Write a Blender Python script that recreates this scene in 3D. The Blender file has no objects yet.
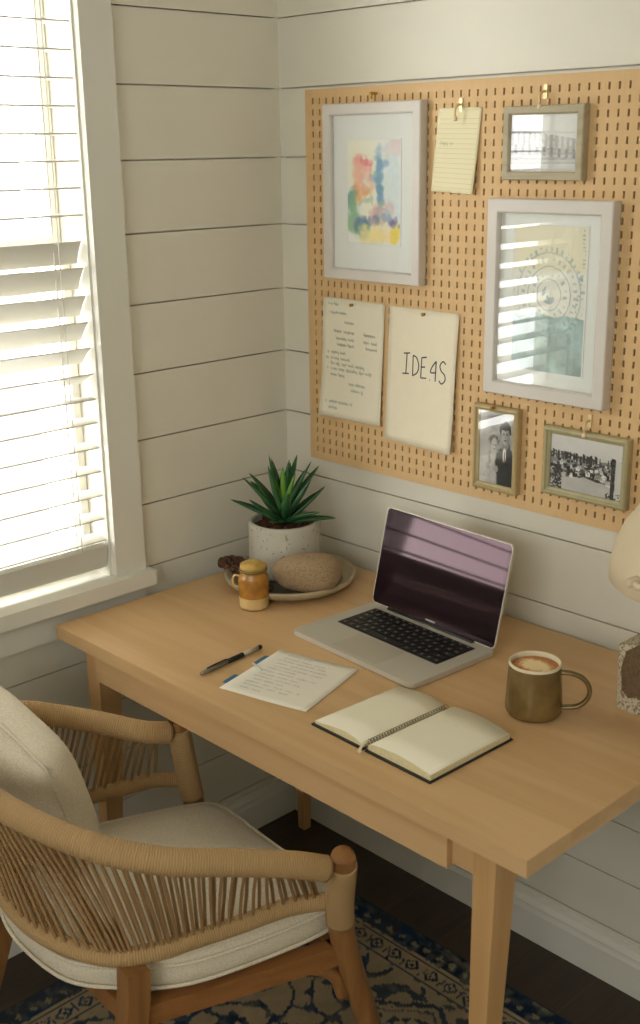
import bpy, bmesh, math, random
import numpy as np
from mathutils import Vector, Matrix

C = bpy.context.scene.collection
S = bpy.context.scene
PI = math.pi

# ------------------------------------------------------------------ camera, world, light, exposure
CAM = Vector((2.0628, -1.8701, 1.6878))
YAW, PITCH, ROLL, FPX = -0.80647, 0.30102, -0.01444, 1173.99
cd = bpy.data.cameras.new('camera'); cam = bpy.data.objects.new('camera', cd); C.objects.link(cam)
fw = Vector((math.sin(YAW)*math.cos(PITCH), math.cos(YAW)*math.cos(PITCH), -math.sin(PITCH)))
r0 = fw.cross(Vector((0, 0, 1))).normalized(); u0 = r0.cross(fw)
rt = math.cos(ROLL)*r0 + math.sin(ROLL)*u0
up = -math.sin(ROLL)*r0 + math.cos(ROLL)*u0
M3 = Matrix((rt, up, -fw)).transposed()
cam.matrix_world = Matrix.Translation(CAM) @ M3.to_4x4()
cd.sensor_fit = 'HORIZONTAL'; cd.sensor_width = 36; cd.lens = FPX/640*36
cd.clip_start = .05
cd.dof.use_dof = True; cd.dof.focus_distance = 2.35; cd.dof.aperture_fstop = 9
S.camera = cam

S.view_settings.view_transform = 'Standard'; S.view_settings.look = 'None'
S.view_settings.gamma = 1; S.view_settings.use_curve_mapping = False
S.view_settings.exposure = 0.60
w = bpy.data.worlds.new('world'); S.world = w; w.use_nodes = True
bgn = w.node_tree.nodes['Background']; bgn.inputs[0].default_value = (1, .99, .965, 1)

# hazy bright sky, brightest towards the left window's side
SKY_LO, SKY_HI = 5.5, 8.5
_t = w.node_tree; _tc = _t.nodes.new('ShaderNodeTexCoord'); _dp = _t.nodes.new('ShaderNodeVectorMath'); _dp.operation = 'DOT_PRODUCT'
_dp.inputs[1].default_value = (-.98, -.10, .17); _mr = _t.nodes.new('ShaderNodeMapRange'); _mr.interpolation_type = 'SMOOTHSTEP'
for _i, _v in ((1, .0), (2, .75), (3, SKY_LO), (4, SKY_HI)): _mr.inputs[_i].default_value = _v
_t.links.new(_tc.outputs['Generated'], _dp.inputs[0]); _t.links.new(_dp.outputs['Value'], _mr.inputs[0]); _t.links.new(_mr.outputs[0], bgn.inputs[1])

def portal(name, loc, rot, sx, sy):
    l = bpy.data.lights.new(name, 'AREA'); l.shape = 'RECTANGLE'; l.size = sx; l.size_y = sy
    l.cycles.is_portal = True
    o = bpy.data.objects.new(name, l); C.objects.link(o); o.location = loc; o.rotation_euler = rot
# ------------------------------------------------------------------ room constants
RX, RY, RZ = 3.4, -3.6, 2.55            # room size
WIN_Y0, WIN_Y1, WIN_Z0, WIN_Z1 = -1.25, -.530, .80, 2.2     # window opening in the left wall
FW = (1.0, 3.1, 1.45, 2.35)                # unseen opening in the front wall, sized and placed for fill light
portal('window_portal', (-.14, (WIN_Y0+WIN_Y1)/2, (WIN_Z0+WIN_Z1)/2), (0, -PI/2, 0), WIN_Z1-WIN_Z0, WIN_Y1-WIN_Y0)
portal('window_portal', ((FW[0]+FW[1])/2, RY-.11, (FW[2]+FW[3])/2), (PI/2, 0, 0), FW[1]-FW[0], FW[3]-FW[2])

# ------------------------------------------------------------------ helpers
def lin(c): return tuple(((v/255)/12.92 if v <= 10 else (((v/255)+.055)/1.055)**2.4) for v in c)

class N:
    """small node helper"""
    def __init__(s, name):
        s.m = bpy.data.materials.new(name); s.m.use_nodes = True
        s.t = s.m.node_tree; s.b = s.t.nodes['Principled BSDF']
    def n(s, typ, ins=None, **kw):
        x = s.t.nodes.new(typ)
        for k, v in kw.items(): setattr(x, k, v)
        for k, v in (ins or {}).items():
            if isinstance(v, bpy.types.NodeSocket): s.t.links.new(v, x.inputs[k])
            else: x.inputs[k].default_value = v
        return x
    def l(s, a, b): s.t.links.new(a, b)
    def ramp(s, fac, stops):
        r = s.n('ShaderNodeValToRGB', {'Fac': fac}); e = r.color_ramp.elements
        while len(e) < len(stops): e.new(.5)
        for el, (p, c) in zip(e, stops): el.position = p; el.color = (*c, 1)
        return r.outputs[0]
    def bump(s, h, st, d=.001):
        b = s.n('ShaderNodeBump', {'Strength': st, 'Distance': d, 'Height': h}); s.l(b.outputs[0], s.b.inputs['Normal'])

def mat(name, col, rough=.5, metal=0, noise=0, nscale=20, bump=0, bscale=200, spec=.5, bd=.001, **kw):
    k = N(name); c = lin(col); b = k.b
    b.inputs['Base Color'].default_value = (*c, 1); b.inputs['Roughness'].default_value = rough
    b.inputs['Metallic'].default_value = metal; b.inputs['Specular IOR Level'].default_value = spec
    tc = k.n('ShaderNodeTexCoord')
    if noise:
        nz = k.n('ShaderNodeTexNoise', {'Vector': tc.outputs['Object'], 'Scale': nscale, 'Detail': 4})
        k.l(k.ramp(nz.outputs[0], [(.3, tuple(v*(1-noise) for v in c)), (.7, tuple(min(1, v*(1+noise)) for v in c))]), b.inputs['Base Color'])
    if bump:
        nz = k.n('ShaderNodeTexNoise', {'Vector': tc.outputs['Object'], 'Scale': bscale, 'Detail': 3})
        k.bump(nz.outputs[0], bump, bd)
    for kk, v in kw.items(): b.inputs[kk].default_value = v
    return k.m

def wood(name, c1, c2, rough=.45, axis='X', scale=1.0, contrast=.6, cathedral=.5):
    k = N(name); tc = k.n('ShaderNodeTexCoord')
    sc = {'X': (.7, 9, 9), 'Y': (9, .7, 9), 'Z': (9, 9, .7)}[axis]
    mp = k.n('ShaderNodeMapping', {'Vector': tc.outputs['Object'], 'Scale': tuple(v*scale for v in sc)})
    n1 = k.n('ShaderNodeTexNoise', {'Vector': mp.outputs[0], 'Scale': 1.6, 'Detail': 3, 'Distortion': .6})
    mul = k.n('ShaderNodeMath', {0: n1.outputs[0], 1: 14.0}, operation='MULTIPLY')
    sn = k.n('ShaderNodeMath', {0: mul.outputs[0]}, operation='SINE')
    mr = k.n('ShaderNodeMapRange', {'Value': sn.outputs[0], 'From Min': -1, 'From Max': 1})
    mp2 = k.n('ShaderNodeMapping', {'Vector': tc.outputs['Object'], 'Scale': tuple(v*scale*(14 if v > 1 else 5) for v in sc)})
    n2 = k.n('ShaderNodeTexNoise', {'Vector': mp2.outputs[0], 'Scale': 2.0, 'Detail': 4})
    mx = k.n('ShaderNodeMix', {'Factor': 1-cathedral, 'A': mr.outputs[0], 'B': n2.outputs[0]}, data_type='FLOAT')
    a, b_ = lin(c1), lin(c2)
    k.l(k.ramp(mx.outputs[0], [(.5-.5*contrast, a), (.5+.5*contrast, b_)]), k.b.inputs['Base Color'])
    k.b.inputs['Roughness'].default_value = rough; k.b.inputs['Specular IOR Level'].default_value = .4
    k.bump(n2.outputs[0], .08, .0006)
    return k.m

def attr_mat(name, rough=.6, noise=.0, spec=.3):
    k = N(name); a = k.n('ShaderNodeAttribute', attribute_name='Col')
    k.l(a.outputs['Color'], k.b.inputs['Base Color']); k.b.inputs['Roughness'].default_value = rough
    k.b.inputs['Specular IOR Level'].default_value = spec
    if noise:
        tc = k.n('ShaderNodeTexCoord'); nz = k.n('ShaderNodeTexNoise', {'Vector': tc.outputs['Object'], 'Scale': 300, 'Detail': 2}); k.bump(nz.outputs[0], noise, .003)
    return k.m

def glass_mat(name, tint=(1, 1, 1), f0=.04):
    """clear pane: transparent, with a mirror reflection that follows Schlick's law from either side"""
    m = bpy.data.materials.new(name); m.use_nodes = True; t = m.node_tree; t.nodes.clear()
    o = t.nodes.new('ShaderNodeOutputMaterial'); mx = t.nodes.new('ShaderNodeMixShader')
    tr = t.nodes.new('ShaderNodeBsdfTransparent'); tr.inputs[0].default_value = (*tint, 1)
    gl = t.nodes.new('ShaderNodeBsdfGlossy'); gl.inputs['Roughness'].default_value = .01; gl.inputs[0].default_value = (1, 1, 1, 1)
    lw = t.nodes.new('ShaderNodeLayerWeight'); lw.inputs[0].default_value = .5
    pw = t.nodes.new('ShaderNodeMath'); pw.operation = 'POWER'; pw.inputs[1].default_value = 5
    mu = t.nodes.new('ShaderNodeMath'); mu.operation = 'MULTIPLY_ADD'; mu.inputs[1].default_value = 1-f0; mu.inputs[2].default_value = f0; mu.use_clamp = True
    t.links.new(lw.outputs['Facing'], pw.inputs[0]); t.links.new(pw.outputs[0], mu.inputs[0]); t.links.new(mu.outputs[0], mx.inputs[0])
    t.links.new(tr.outputs[0], mx.inputs[1]); t.links.new(gl.outputs[0], mx.inputs[2]); t.links.new(mx.outputs[0], o.inputs[0])
    return m

# ---- mesh building
def BM(): return bmesh.new()
def box(bm, x0, x1, y0, y1, z0, z1, mi=0):
    vs = [bm.verts.new(p) for p in ((x0,y0,z0),(x1,y0,z0),(x1,y1,z0),(x0,y1,z0),(x0,y0,z1),(x1,y0,z1),(x1,y1,z1),(x0,y1,z1))]
    out = []
    for f in ((0,3,2,1),(4,5,6,7),(0,1,5,4),(1,2,6,5),(2,3,7,6),(3,0,4,7)):
        fc = bm.faces.new([vs[i] for i in f]); fc.material_index = mi; out.append(fc)
    return vs
def bevel(bm, w, seg=2, ang=35):
    es = [e for e in bm.edges if len(e.link_faces) == 2 and e.calc_face_angle(0) > math.radians(ang)]
    bmesh.ops.bevel(bm, geom=es, offset=w, segments=seg, affect='EDGES', profile=.7, clamp_overlap=True)
def hexa(bm, p, mi=0):
    """box from eight corner points: bottom 4 then top 4, counter-clockwise"""
    vs = [bm.verts.new(q) for q in p]
    for f in ((0,3,2,1),(4,5,6,7),(0,1,5,4),(1,2,6,5),(2,3,7,6),(3,0,4,7)):
        bm.faces.new([vs[i] for i in f]).material_index = mi
    return vs
def crom(pts, n, closed=False):
    P = [Vector(p) for p in pts]; out = []
    m = len(P); segs = m if closed else m-1
    for i in range(segs):
        if closed: a, b, c, d = P[(i-1) % m], P[i], P[(i+1) % m], P[(i+2) % m]
        else:
            b, c = P[i], P[i+1]; a = P[i-1] if i else b*2-c; d = P[i+2] if i+2 < m else c*2-b
        for j in range(n):
            t = j/n
            out.append(.5*((2*b)+(-a+c)*t+(2*a-5*b+4*c-d)*t*t+(-a+3*b-3*c+d)*t**3))
    if not closed: out.append(P[-1].copy())
    return out
def resample(path, n):
    L = [0]
    for a, b in zip(path, path[1:]): L.append(L[-1]+(b-a).length)
    out = []; k = 0
    for i in range(n):
        t = L[-1]*i/(n-1)
        while k < len(L)-2 and L[k+1] < t: k += 1
        f = (t-L[k])/max(1e-9, L[k+1]-L[k]); out.append(path[k].lerp(path[k+1], min(1, f)))
    return out
def tube(bm, path, r, sides=10, closed=False, caps=True, sx=1, sy=1, up=None, mi=0):
    uvl = bm.loops.layers.uv.verify()
    P = [Vector(p) for p in path]; n = len(P); R = r if isinstance(r, (list, tuple)) else [r]*n
    T = []
    for i in range(n):
        a = P[(i-1) % n] if (closed or i) else P[0]; b = P[(i+1) % n] if (closed or i < n-1) else P[-1]
        T.append((b-a).normalized())
    ref = Vector(up) if up else (Vector((0,0,1)) if abs(T[0].z) < .9 else Vector((1,0,0)))
    u = (ref-T[0]*ref.dot(T[0])).normalized(); rings = []; L = 0; Ls = []
    for i in range(n):
        if i: L += (P[i]-P[i-1]).length
        Ls.append(L)
        if up: u = (ref-T[i]*ref.dot(T[i])).normalized()
        else: u = (u-T[i]*u.dot(T[i])).normalized()
        v = T[i].cross(u)
        rings.append([bm.verts.new(P[i]+(u*math.cos(2*PI*k/sides)*sx+v*math.sin(2*PI*k/sides)*sy)*R[i]) for k in range(sides)])
    rng = range(n if closed else n-1)
    for i in rng:
        j = (i+1) % n
        for k in range(sides):
            q = (k+1) % sides
            f = bm.faces.new((rings[i][k], rings[i][q], rings[j][q], rings[j][k])); f.smooth = True; f.material_index = mi
            lj = Ls[j] if j else L
            for lp, uv in zip(f.loops, ((Ls[i], k/sides), (Ls[i], (k+1)/sides), (lj, (k+1)/sides), (lj, k/sides))): lp[uvl].uv = uv
    if caps and not closed:
        bm.faces.new(rings[0][::-1]).material_index = mi; bm.faces.new(rings[-1]).material_index = mi
def lathe(bm, prof, n=48, c=(0,0,0), mi=0):
    rings = []
    for r, z in prof:
        if r < 1e-6: rings.append([bm.verts.new((c[0], c[1], c[2]+z))])
        else: rings.append([bm.verts.new((c[0]+r*math.cos(2*PI*k/n), c[1]+r*math.sin(2*PI*k/n), c[2]+z)) for k in range(n)])
    for a, b in zip(rings, rings[1:]):
        for k in range(n):
            q = (k+1) % n
            if len(a) == 1 and len(b) == 1: continue
            if len(a) == 1: f = bm.faces.new((a[0], b[q], b[k]))
            elif len(b) == 1: f = bm.faces.new((a[k], a[q], b[0]))
            else: f = bm.faces.new((a[k], a[q], b[q], b[k]))
            f.smooth = True; f.material_index = mi
def obj(name, bm, m, parent=None, local=False, smooth=None, mods=()):
    me = bpy.data.meshes.new(name)
    bmesh.ops.recalc_face_normals(bm, faces=bm.faces[:])
    if parent and not local:
        r = parent; off = Vector((0,0,0))
        while r: off += r.location; r = r.parent
        bmesh.ops.translate(bm, verts=bm.verts[:], vec=-off)
    bm.to_mesh(me); bm.free()
    for x in (m if isinstance(m, (list, tuple)) else [m]): me.materials.append(x)
    o = bpy.data.objects.new(name, me); C.objects.link(o)
    if parent: o.parent = parent
    if smooth is not None:
        for p in me.polygons: p.use_smooth = smooth
    return o
def autosm(o, ang=35):
    for p in o.data.polygons: p.use_smooth = True
    o.data.set_sharp_from_angle(angle=math.radians(ang)); return o
def subsurf(o, n=2):
    md = o.modifiers.new('s', 'SUBSURF'); md.levels = n; md.render_levels = n; return o
def thing(name, label, cat, loc=(0,0,0), rz=0, group=None):
    o = bpy.data.objects.new(name, None); C.objects.link(o); o.empty_display_size = .05
    o.location = loc; o.rotation_euler = (0,0,rz); o['label'] = label; o['category'] = cat
    if group: o['group'] = group
    return o
def tag(o, label, cat, group=None):
    o['label'] = label; o['category'] = cat
    if group: o['group'] = group
    return o
def struct(name, bm, m, parent=None):
    o = obj(name, bm, m, parent); o['kind'] = 'structure'; return o
def sheet(bm, w, h, nu, nv, fn, mi=0):
    """grid in local coordinates; fn(u,v)->point"""
    g = [[bm.verts.new(fn(i/nu, j/nv)) for i in range(nu+1)] for j in range(nv+1)]
    for j in range(nv):
        for i in range(nu):
            f = bm.faces.new((g[j][i], g[j][i+1], g[j+1][i+1], g[j+1][i])); f.smooth = True; f.material_index = mi
def image_grid(name, cols, P0, U, V, m, parent):
    """a printed picture: a fine grid whose vertex colours are computed here. cols[h][w][3], row 0 at top; P0 top left"""
    h, w_ = cols.shape[:2]
    j, i = np.mgrid[0:h, 0:w_]
    u = (i/(w_-1)).ravel(); v = (j/(h-1)).ravel()
    P = np.array(P0)[None]+u[:, None]*np.array(U)[None]+v[:, None]*np.array(V)[None]
    a = (j[:-1, :-1]*w_+i[:-1, :-1]).ravel()
    F = np.stack([a, a+w_, a+w_+1, a+1], 1)
    off = Vector((0,0,0)); r = parent
    while r: off += r.location; r = r.parent
    me = bpy.data.meshes.new(name); me.from_pydata((P-np.array(off)).tolist(), [], F.tolist())
    ca = me.color_attributes.new('Col', 'FLOAT_COLOR', 'POINT')
    rgba = np.ones((h*w_, 4), np.float32); c = np.clip(cols.reshape(-1, 3), 0, 1)
    rgba[:, :3] = np.where(c <= .04045, c/12.92, ((c+.055)/1.055)**2.4)
    ca.data.foreach_set('color', rgba.ravel())
    me.materials.append(m)
    o = bpy.data.objects.new(name, me); C.objects.link(o)
    if parent: o.parent = parent
    return o
def vnoise(h, w_, cell, seed, octaves=3):
    rs = np.random.RandomState(seed); out = np.zeros((h, w_)); amp = 1; tot = 0
    for o in range(octaves):
        gh, gw = int(h/cell)+3, int(w_/cell)+3; g = rs.rand(gh, gw)
        y = np.arange(h)/cell; x = np.arange(w_)/cell; yi = y.astype(int); xi = x.astype(int)
        fy = (y-yi)[:, None]; fx = (x-xi)[None]; fy = fy*fy*(3-2*fy); fx = fx*fx*(3-2*fx)
        A = g[np.ix_(yi, xi)]; B = g[np.ix_(yi, xi+1)]; Cc = g[np.ix_(yi+1, xi)]; D = g[np.ix_(yi+1, xi+1)]
        out += amp*((A*(1-fx)+B*fx)*(1-fy)+(Cc*(1-fx)+D*fx)*fy); tot += amp; amp *= .5; cell = max(1.01, cell/2)
    return out/tot
def strokes(bm, lines, to3d, wd, lift=.0003):
    """ink strokes: thin ribbons lying on a sheet. lines: lists of (u,v) metres; to3d maps (u,v,lift)"""
    for ln in lines:
        L_, R_ = [], []
        for i, p in enumerate(ln):
            a = ln[max(0, i-1)]; b = ln[min(len(ln)-1, i+1)]
            dx, dy = b[0]-a[0], b[1]-a[1]; d = math.hypot(dx, dy) or 1
            nx, ny = -dy/d*wd/2, dx/d*wd/2
            L_.append(bm.verts.new(to3d(p[0]+nx, p[1]+ny, lift))); R_.append(bm.verts.new(to3d(p[0]-nx, p[1]-ny, lift)))
        for i in range(len(ln)-1): bm.faces.new((L_[i], R_[i], R_[i+1], L_[i+1]))
def scribble(rng, x, y, length, hgt, slant=.3):
    """handwriting-like words along x"""
    out = []; cx = x
    while cx < x+length:
        wl = min(rng.uniform(2, 6)*hgt*1.1, x+length-cx)
        if wl < hgt*.8: break
        n = max(5, int(wl/hgt*5)); ph = rng.uniform(0, 6); pts = []
        for i in range(n):
            t = i/(n-1); a = hgt*(.32+.25*rng.random())
            if rng.random() < .12: a *= 1.9
            yy = a*(1 if i % 2 else -1)*.8
            pts.append((cx+t*wl+slant*yy+.12*hgt*math.sin(ph+i*1.7), y+yy))
        out.append([(p.x, p.y) for p in crom([(q[0], q[1], 0) for q in pts], 2)]); cx += wl+hgt*rng.uniform(.7, 1.3)
    return out

# ------------------------------------------------------------------ materials
M = {}
M['paint'] = mat('wall_paint', (230, 225, 209), .55, noise=.02, nscale=6, bump=.05, bscale=60)
M['trim'] = mat('trim_paint', (230, 227, 215), .45)
M['ceil'] = mat('ceiling_paint', (235, 232, 222), .8)
M['blind'] = mat('blind_white', (214, 210, 198), .5)
M['blind'].node_tree.nodes['Principled BSDF'].inputs['Transmission Weight'].default_value = 0
M['cord'] = mat('cord_white', (228, 224, 214), .8)
M['desk'] = wood('desk_wood', (200, 160, 112), (216, 179, 131), .42, 'X', contrast=.9)
M['desk_leg'] = wood('desk_leg_wood', (194, 150, 98), (210, 168, 116), .45, 'Z', contrast=.9)
M['peg'] = wood('peg_wood', (212, 174, 122), (222, 186, 136), .6, 'Z', contrast=1, cathedral=.2)
M['chairwood'] = wood('chair_wood', (126, 86, 48), (158, 112, 66), .4, 'Z', scale=1.6, contrast=.9)
M['metal'] = mat('aluminium', (204, 198, 184), .5, .35)
M['keys'] = mat('key_black', (26, 25, 26), .45)
M['well'] = mat('keyboard_well', (60, 56, 52), .5, .5)
M['brass'] = mat('brass', (200, 160, 80), .3, 1)
M['hookcream'] = mat('hook_cream_brass', (224, 200, 150), .35, .3)
M['paper'] = mat('paper', (240, 230, 204), .75, noise=.015, nscale=30)
M['paper2'] = mat('letter_paper', (242, 236, 220), .75)
M['paperyel'] = mat('notepad_paper', (238, 228, 188), .75)
M['pages'] = mat('page_paper', (246, 239, 214), .75)
M['pageedge'] = mat('page_edges', (226, 212, 168), .8, noise=.12, nscale=300)
M['ink'] = mat('ink', (40, 42, 44), .6)
M['inkb'] = mat('blue_grey_ink', (160, 164, 156), .7)
M['inkfaint'] = mat('faint_pencil', (188, 184, 162), .8)
M['inkl'] = mat('pale_ink', (168, 172, 176), .7)
M['rule'] = mat('ruled_line', (205, 198, 160), .8)
M['black'] = mat('black_cover', (24, 25, 30), .5, bump=.1)
M['silver'] = mat('pen_grey', (150, 146, 132), .3, .6)
M['grip'] = mat('grip_black', (25, 24, 24), .5)
M['blue'] = mat('blue_plastic', (40, 110, 150), .35)
M['clear'] = mat('pale_plastic', (215, 218, 210), .3)
M['frame_grey'] = mat('frame_grey_white', (214, 207, 198), .45, noise=.03, nscale=8)
M['frame_olive'] = wood('frame_olive_wood', (166, 154, 124), (182, 170, 140), .5, 'X', 2)
M['frame_gold'] = mat('frame_champagne', (190, 170, 124), .42, .1, noise=.06, nscale=60)
M['frame_sage'] = mat('frame_sage_gold', (178, 168, 130), .45, .1, noise=.06, nscale=60)
M['mat'] = mat('mat_board', (236, 236, 230), .8)
M['print'] = attr_mat('printed_picture', .6)
M['pglass'] = glass_mat('picture_glass', (.97, .98, .98), .06)
M['wglass'] = glass_mat('window_glass', (.98, .99, .99), .035)

M['dish'] = mat('dish_glaze', (176, 160, 128), .45, noise=.12, nscale=18)
M['dishin'] = mat('dish_inside', (96, 92, 78), .35, noise=.15, nscale=14)
M['soil'] = mat('soil', (88, 52, 30), .95, noise=.5, nscale=130, bump=1, bscale=150, bd=.006)
M['leafi'] = mat('leaf_light', (110, 162, 62), .4, noise=.15, nscale=20)
M['leafbud'] = mat('leaf_bud', (60, 120, 60), .4)
M['amber'] = mat('amber_glaze', (176, 122, 50), .22, noise=.35, nscale=30)
M['amberlid'] = mat('ochre_lid', (196, 158, 80), .45, noise=.2, nscale=80, bump=.6, bscale=120, bd=.002)
M['pale'] = mat('pale_glass_base', (214, 184, 126), .3, noise=.1, nscale=40)
M['rope_band'] = mat('lid_band', (130, 108, 60), .7)
M['mugglaze'] = mat('mug_glaze', (128, 106, 62), .22, .35, noise=.3, nscale=22, spec=.8)
M['mugrim'] = mat('mug_cream', (226, 214, 182), .35)
M['pod'] = mat('dried_pod', (92, 62, 42), .8, noise=.5, nscale=60, bump=1, bscale=90, bd=.004)
M['shade'] = mat('lamp_cream', (226, 208, 176), .6, noise=.04, nscale=12, bump=.15, bscale=90)
M['felt'] = mat('brown_felt', (112, 90, 64), .95, noise=.25, nscale=240, bump=1, bscale=260, bd=.004)
M['socket'] = mat('socket_dark', (70, 62, 50), .5)
M['pot'] = None
def speckled(name, base, dark, sc=120, th=.68, rough=.8, bump=.4):
    k = N(name); tc = k.n('ShaderNodeTexCoord')
    a = k.n('ShaderNodeTexNoise', {'Vector': tc.outputs['Object'], 'Scale': sc, 'Detail': 2})
    b = k.n('ShaderNodeTexNoise', {'Vector': tc.outputs['Object'], 'Scale': 9, 'Detail': 4})
    base_c = k.ramp(b.outputs[0], [(.3, tuple(v*.88 for v in lin(base))), (.7, lin(base))])
    f = k.ramp(a.outputs[0], [(th-.03, (0,0,0)), (th+.02, (1,1,1))])
    mx = k.n('ShaderNodeMix', {'Factor': f, 'A': base_c, 'B': (*lin(dark), 1)}, data_type='RGBA')
    k.l(mx.outputs[2], k.b.inputs['Base Color']); k.b.inputs['Roughness'].default_value = rough
    k.bump(a.outputs[0], bump, .002); return k.m
M['stone'] = speckled('river_stone', (172, 146, 112), (146, 120, 90), 260, .57, .8, .9)
M['pot'] = speckled('pot_concrete', (198, 192, 176), (150, 140, 120), 110, .66)
M['terrazzo'] = speckled('speckled_stone', (206, 194, 166), (140, 122, 94), 190, .55)
# rope wrapping: fine ridges across the tube (UV x runs along it)
def rope_mat(name, c, pitch, bumpd=.0025):
    k = N(name); uv = k.n('ShaderNodeUVMap'); sp = k.n('ShaderNodeSeparateXYZ', {'Vector': uv.outputs[0]})
    nz = k.n('ShaderNodeTexNoise', {'Vector': uv.outputs[0], 'Scale': 14, 'Detail': 2})
    ad = k.n('ShaderNodeMath', {0: nz.outputs[0], 1: .003}, operation='MULTIPLY')
    a2 = k.n('ShaderNodeMath', {0: sp.outputs[0], 1: ad.outputs[0]}, operation='ADD')
    ml = k.n('ShaderNodeMath', {0: a2.outputs[0], 1: 2*PI/pitch}, operation='MULTIPLY')
    sn = k.n('ShaderNodeMath', {0: ml.outputs[0]}, operation='SINE')
    mr = k.n('ShaderNodeMapRange', {'Value': sn.outputs[0], 'From Min': -1, 'From Max': 1})
    l_ = lin(c)
    k.l(k.ramp(mr.outputs[0], [(0, tuple(v*.74 for v in l_)), (.45, l_)]), k.b.inputs['Base Color'])
    k.b.inputs['Roughness'].default_value = .75; k.bump(mr.outputs[0], .8, bumpd); return k.m
M['wrap'] = rope_mat('rope_wrap', (196, 160, 110), .0042, .0014)
M['strand'] = rope_mat('rope_strand', (174, 137, 91), .004, .0008)
# linen
k = N('linen'); tc = k.n('ShaderNodeTexCoord')
wv = k.n('ShaderNodeTexNoise', {'Vector': tc.outputs['Object'], 'Scale': 420, 'Detail': 2})
w2 = k.n('ShaderNodeTexNoise', {'Vector': tc.outputs['Object'], 'Scale': 14, 'Detail': 3})
k.l(k.ramp(wv.outputs[0], [(.35, lin((212, 200, 174))), (.65, lin((234, 224, 202)))]), k.b.inputs['Base Color'])
ad = k.n('ShaderNodeMath', {0: w2.outputs[0], 1: 4.0}, operation='MULTIPLY'); ad2 = k.n('ShaderNodeMath', {0: ad.outputs[0], 1: wv.outputs[0]}, operation='ADD')
k.bump(ad2.outputs[0], .35, .003); k.b.inputs['Roughness'].default_value = .9; k.b.inputs['Sheen Weight'].default_value = .1
M['linen'] = k.m
# leaf with paler edge
k = N('agave_leaf'); tc = k.n('ShaderNodeTexCoord')
nz = k.n('ShaderNodeTexNoise', {'Vector': tc.outputs['Object'], 'Scale': 30, 'Detail': 3})
k.l(k.ramp(nz.outputs[0], [(.3, lin((38, 82, 48))), (.7, lin((66, 116, 64)))]), k.b.inputs['Base Color']); k.b.inputs['Roughness'].default_value = .38
M['leaf'] = k.m
# latte surface
k = N('latte'); tc = k.n('ShaderNodeTexCoord')
mp = k.n('ShaderNodeMapping', {'Vector': tc.outputs['Object'], 'Location': (0, 0, 0), 'Scale': (1, 1.3, 1)})
gr = k.n('ShaderNodeTexGradient', {'Vector': mp.outputs[0]}, gradient_type='SPHERICAL')
sc_ = k.n('ShaderNodeVectorMath', {0: mp.outputs[0], 'Scale': 26.0}, operation='SCALE'); k.l(sc_.outputs[0], gr.inputs[0])
nz = k.n('ShaderNodeTexNoise', {'Vector': tc.outputs['Object'], 'Scale': 70, 'Detail': 3, 'Distortion': 1.5})
sm = k.n('ShaderNodeMath', {0: nz.outputs[0], 1: .8}, operation='MULTIPLY'); s2 = k.n('ShaderNodeMath', {0: gr.outputs[0], 1: sm.outputs[0]}, operation='ADD')
k.l(k.ramp(s2.outputs[0], [(.42, lin((176, 106, 44))), (.58, lin((214, 156, 88))), (.85, lin((248, 224, 176)))]), k.b.inputs['Base Color'])
k.b.inputs['Roughness'].default_value = .35
M['latte'] = k.m
# laptop screen: switched off, purple-tinted coating
k = N('screen_glass'); k.b.inputs['Base Color'].default_value = (.012, .007, .010, 1); k.b.inputs['Roughness'].default_value = .04
k.b.inputs['IOR'].default_value = 1.36; k.b.inputs['Specular Tint'].default_value = (1, .62, .70, 1)
M['screen'] = k.m
M['bezel'] = mat('screen_bezel', (14, 12, 13), .15)

# ------------------------------------------------------------------ setting
Z0, PT = 1.95965, .145844
GR = [Z0+PT*j for j in range(4, 0, -1)]+[Z0-PT*j for j in range(0, 9)]+[.6205, .498, .372, .2455, .121]
GR = [g for g in GR if g < RZ-.02]
LV = [RZ]+sorted(GR, reverse=True)+[0]
G = .0016          # half the gap between boards
def boards(bm, place, u0_, u1_, holes=()):
    """shiplap boards from u0 to u1; place(u0,u1,z0,z1) adds one board; holes: (ua,ub,za,zb)"""
    for zt, zb in zip(LV, LV[1:]):
        z1, z0 = zt-G, zb+G
        segs = [(u0_, u1_, z0, z1)]
        for ua, ub, za, zb_ in holes:
            out = []
            for a, b, c, d in segs:
                if d <= za or c >= zb_ or b <= ua or a >= ub: out.append((a, b, c, d)); continue
                if a < ua: out.append((a, ua, c, d))
                if b > ub: out.append((ub, b, c, d))
                if c < za: out.append((max(a, ua), min(b, ub), c, za))
                if d > zb_: out.append((max(a, ua), min(b, ub), zb_, d))
            segs = out
        for s in segs: place(*s)
T = .012
bm = BM()
boards(bm, lambda a, b, c, d: box(bm, -T, 0, a, b, c, d), RY, 0, [(WIN_Y0, WIN_Y1, WIN_Z0-.034, WIN_Z1)])
for a, b, c, d in ((RY, WIN_Y0, 0, RZ), (WIN_Y1, .12, 0, RZ), (WIN_Y0, WIN_Y1, 0, WIN_Z0-.034), (WIN_Y0, WIN_Y1, WIN_Z1, RZ)):
    box(bm, -.12, -T-.002, a, b, c, d)
struct('wall_left', bm, M['paint'])
bm = BM(); boards(bm, lambda a, b, c, d: box(bm, a, b, 0, T, c, d), 0, RX); box(bm, 0, RX, T+.002, .12, 0, RZ); struct('wall_back', bm, M['paint'])
bm = BM(); boards(bm, lambda a, b, c, d: box(bm, RX, RX+T, a, b, c, d), RY, 0); box(bm, RX+T+.002, RX+.12, RY, 0, 0, RZ); struct('wall_right', bm, M['paint'])
bm = BM()
boards(bm, lambda a, b, c, d: box(bm, a, b, RY-T, RY, c, d), 0, RX, [FW])
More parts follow.
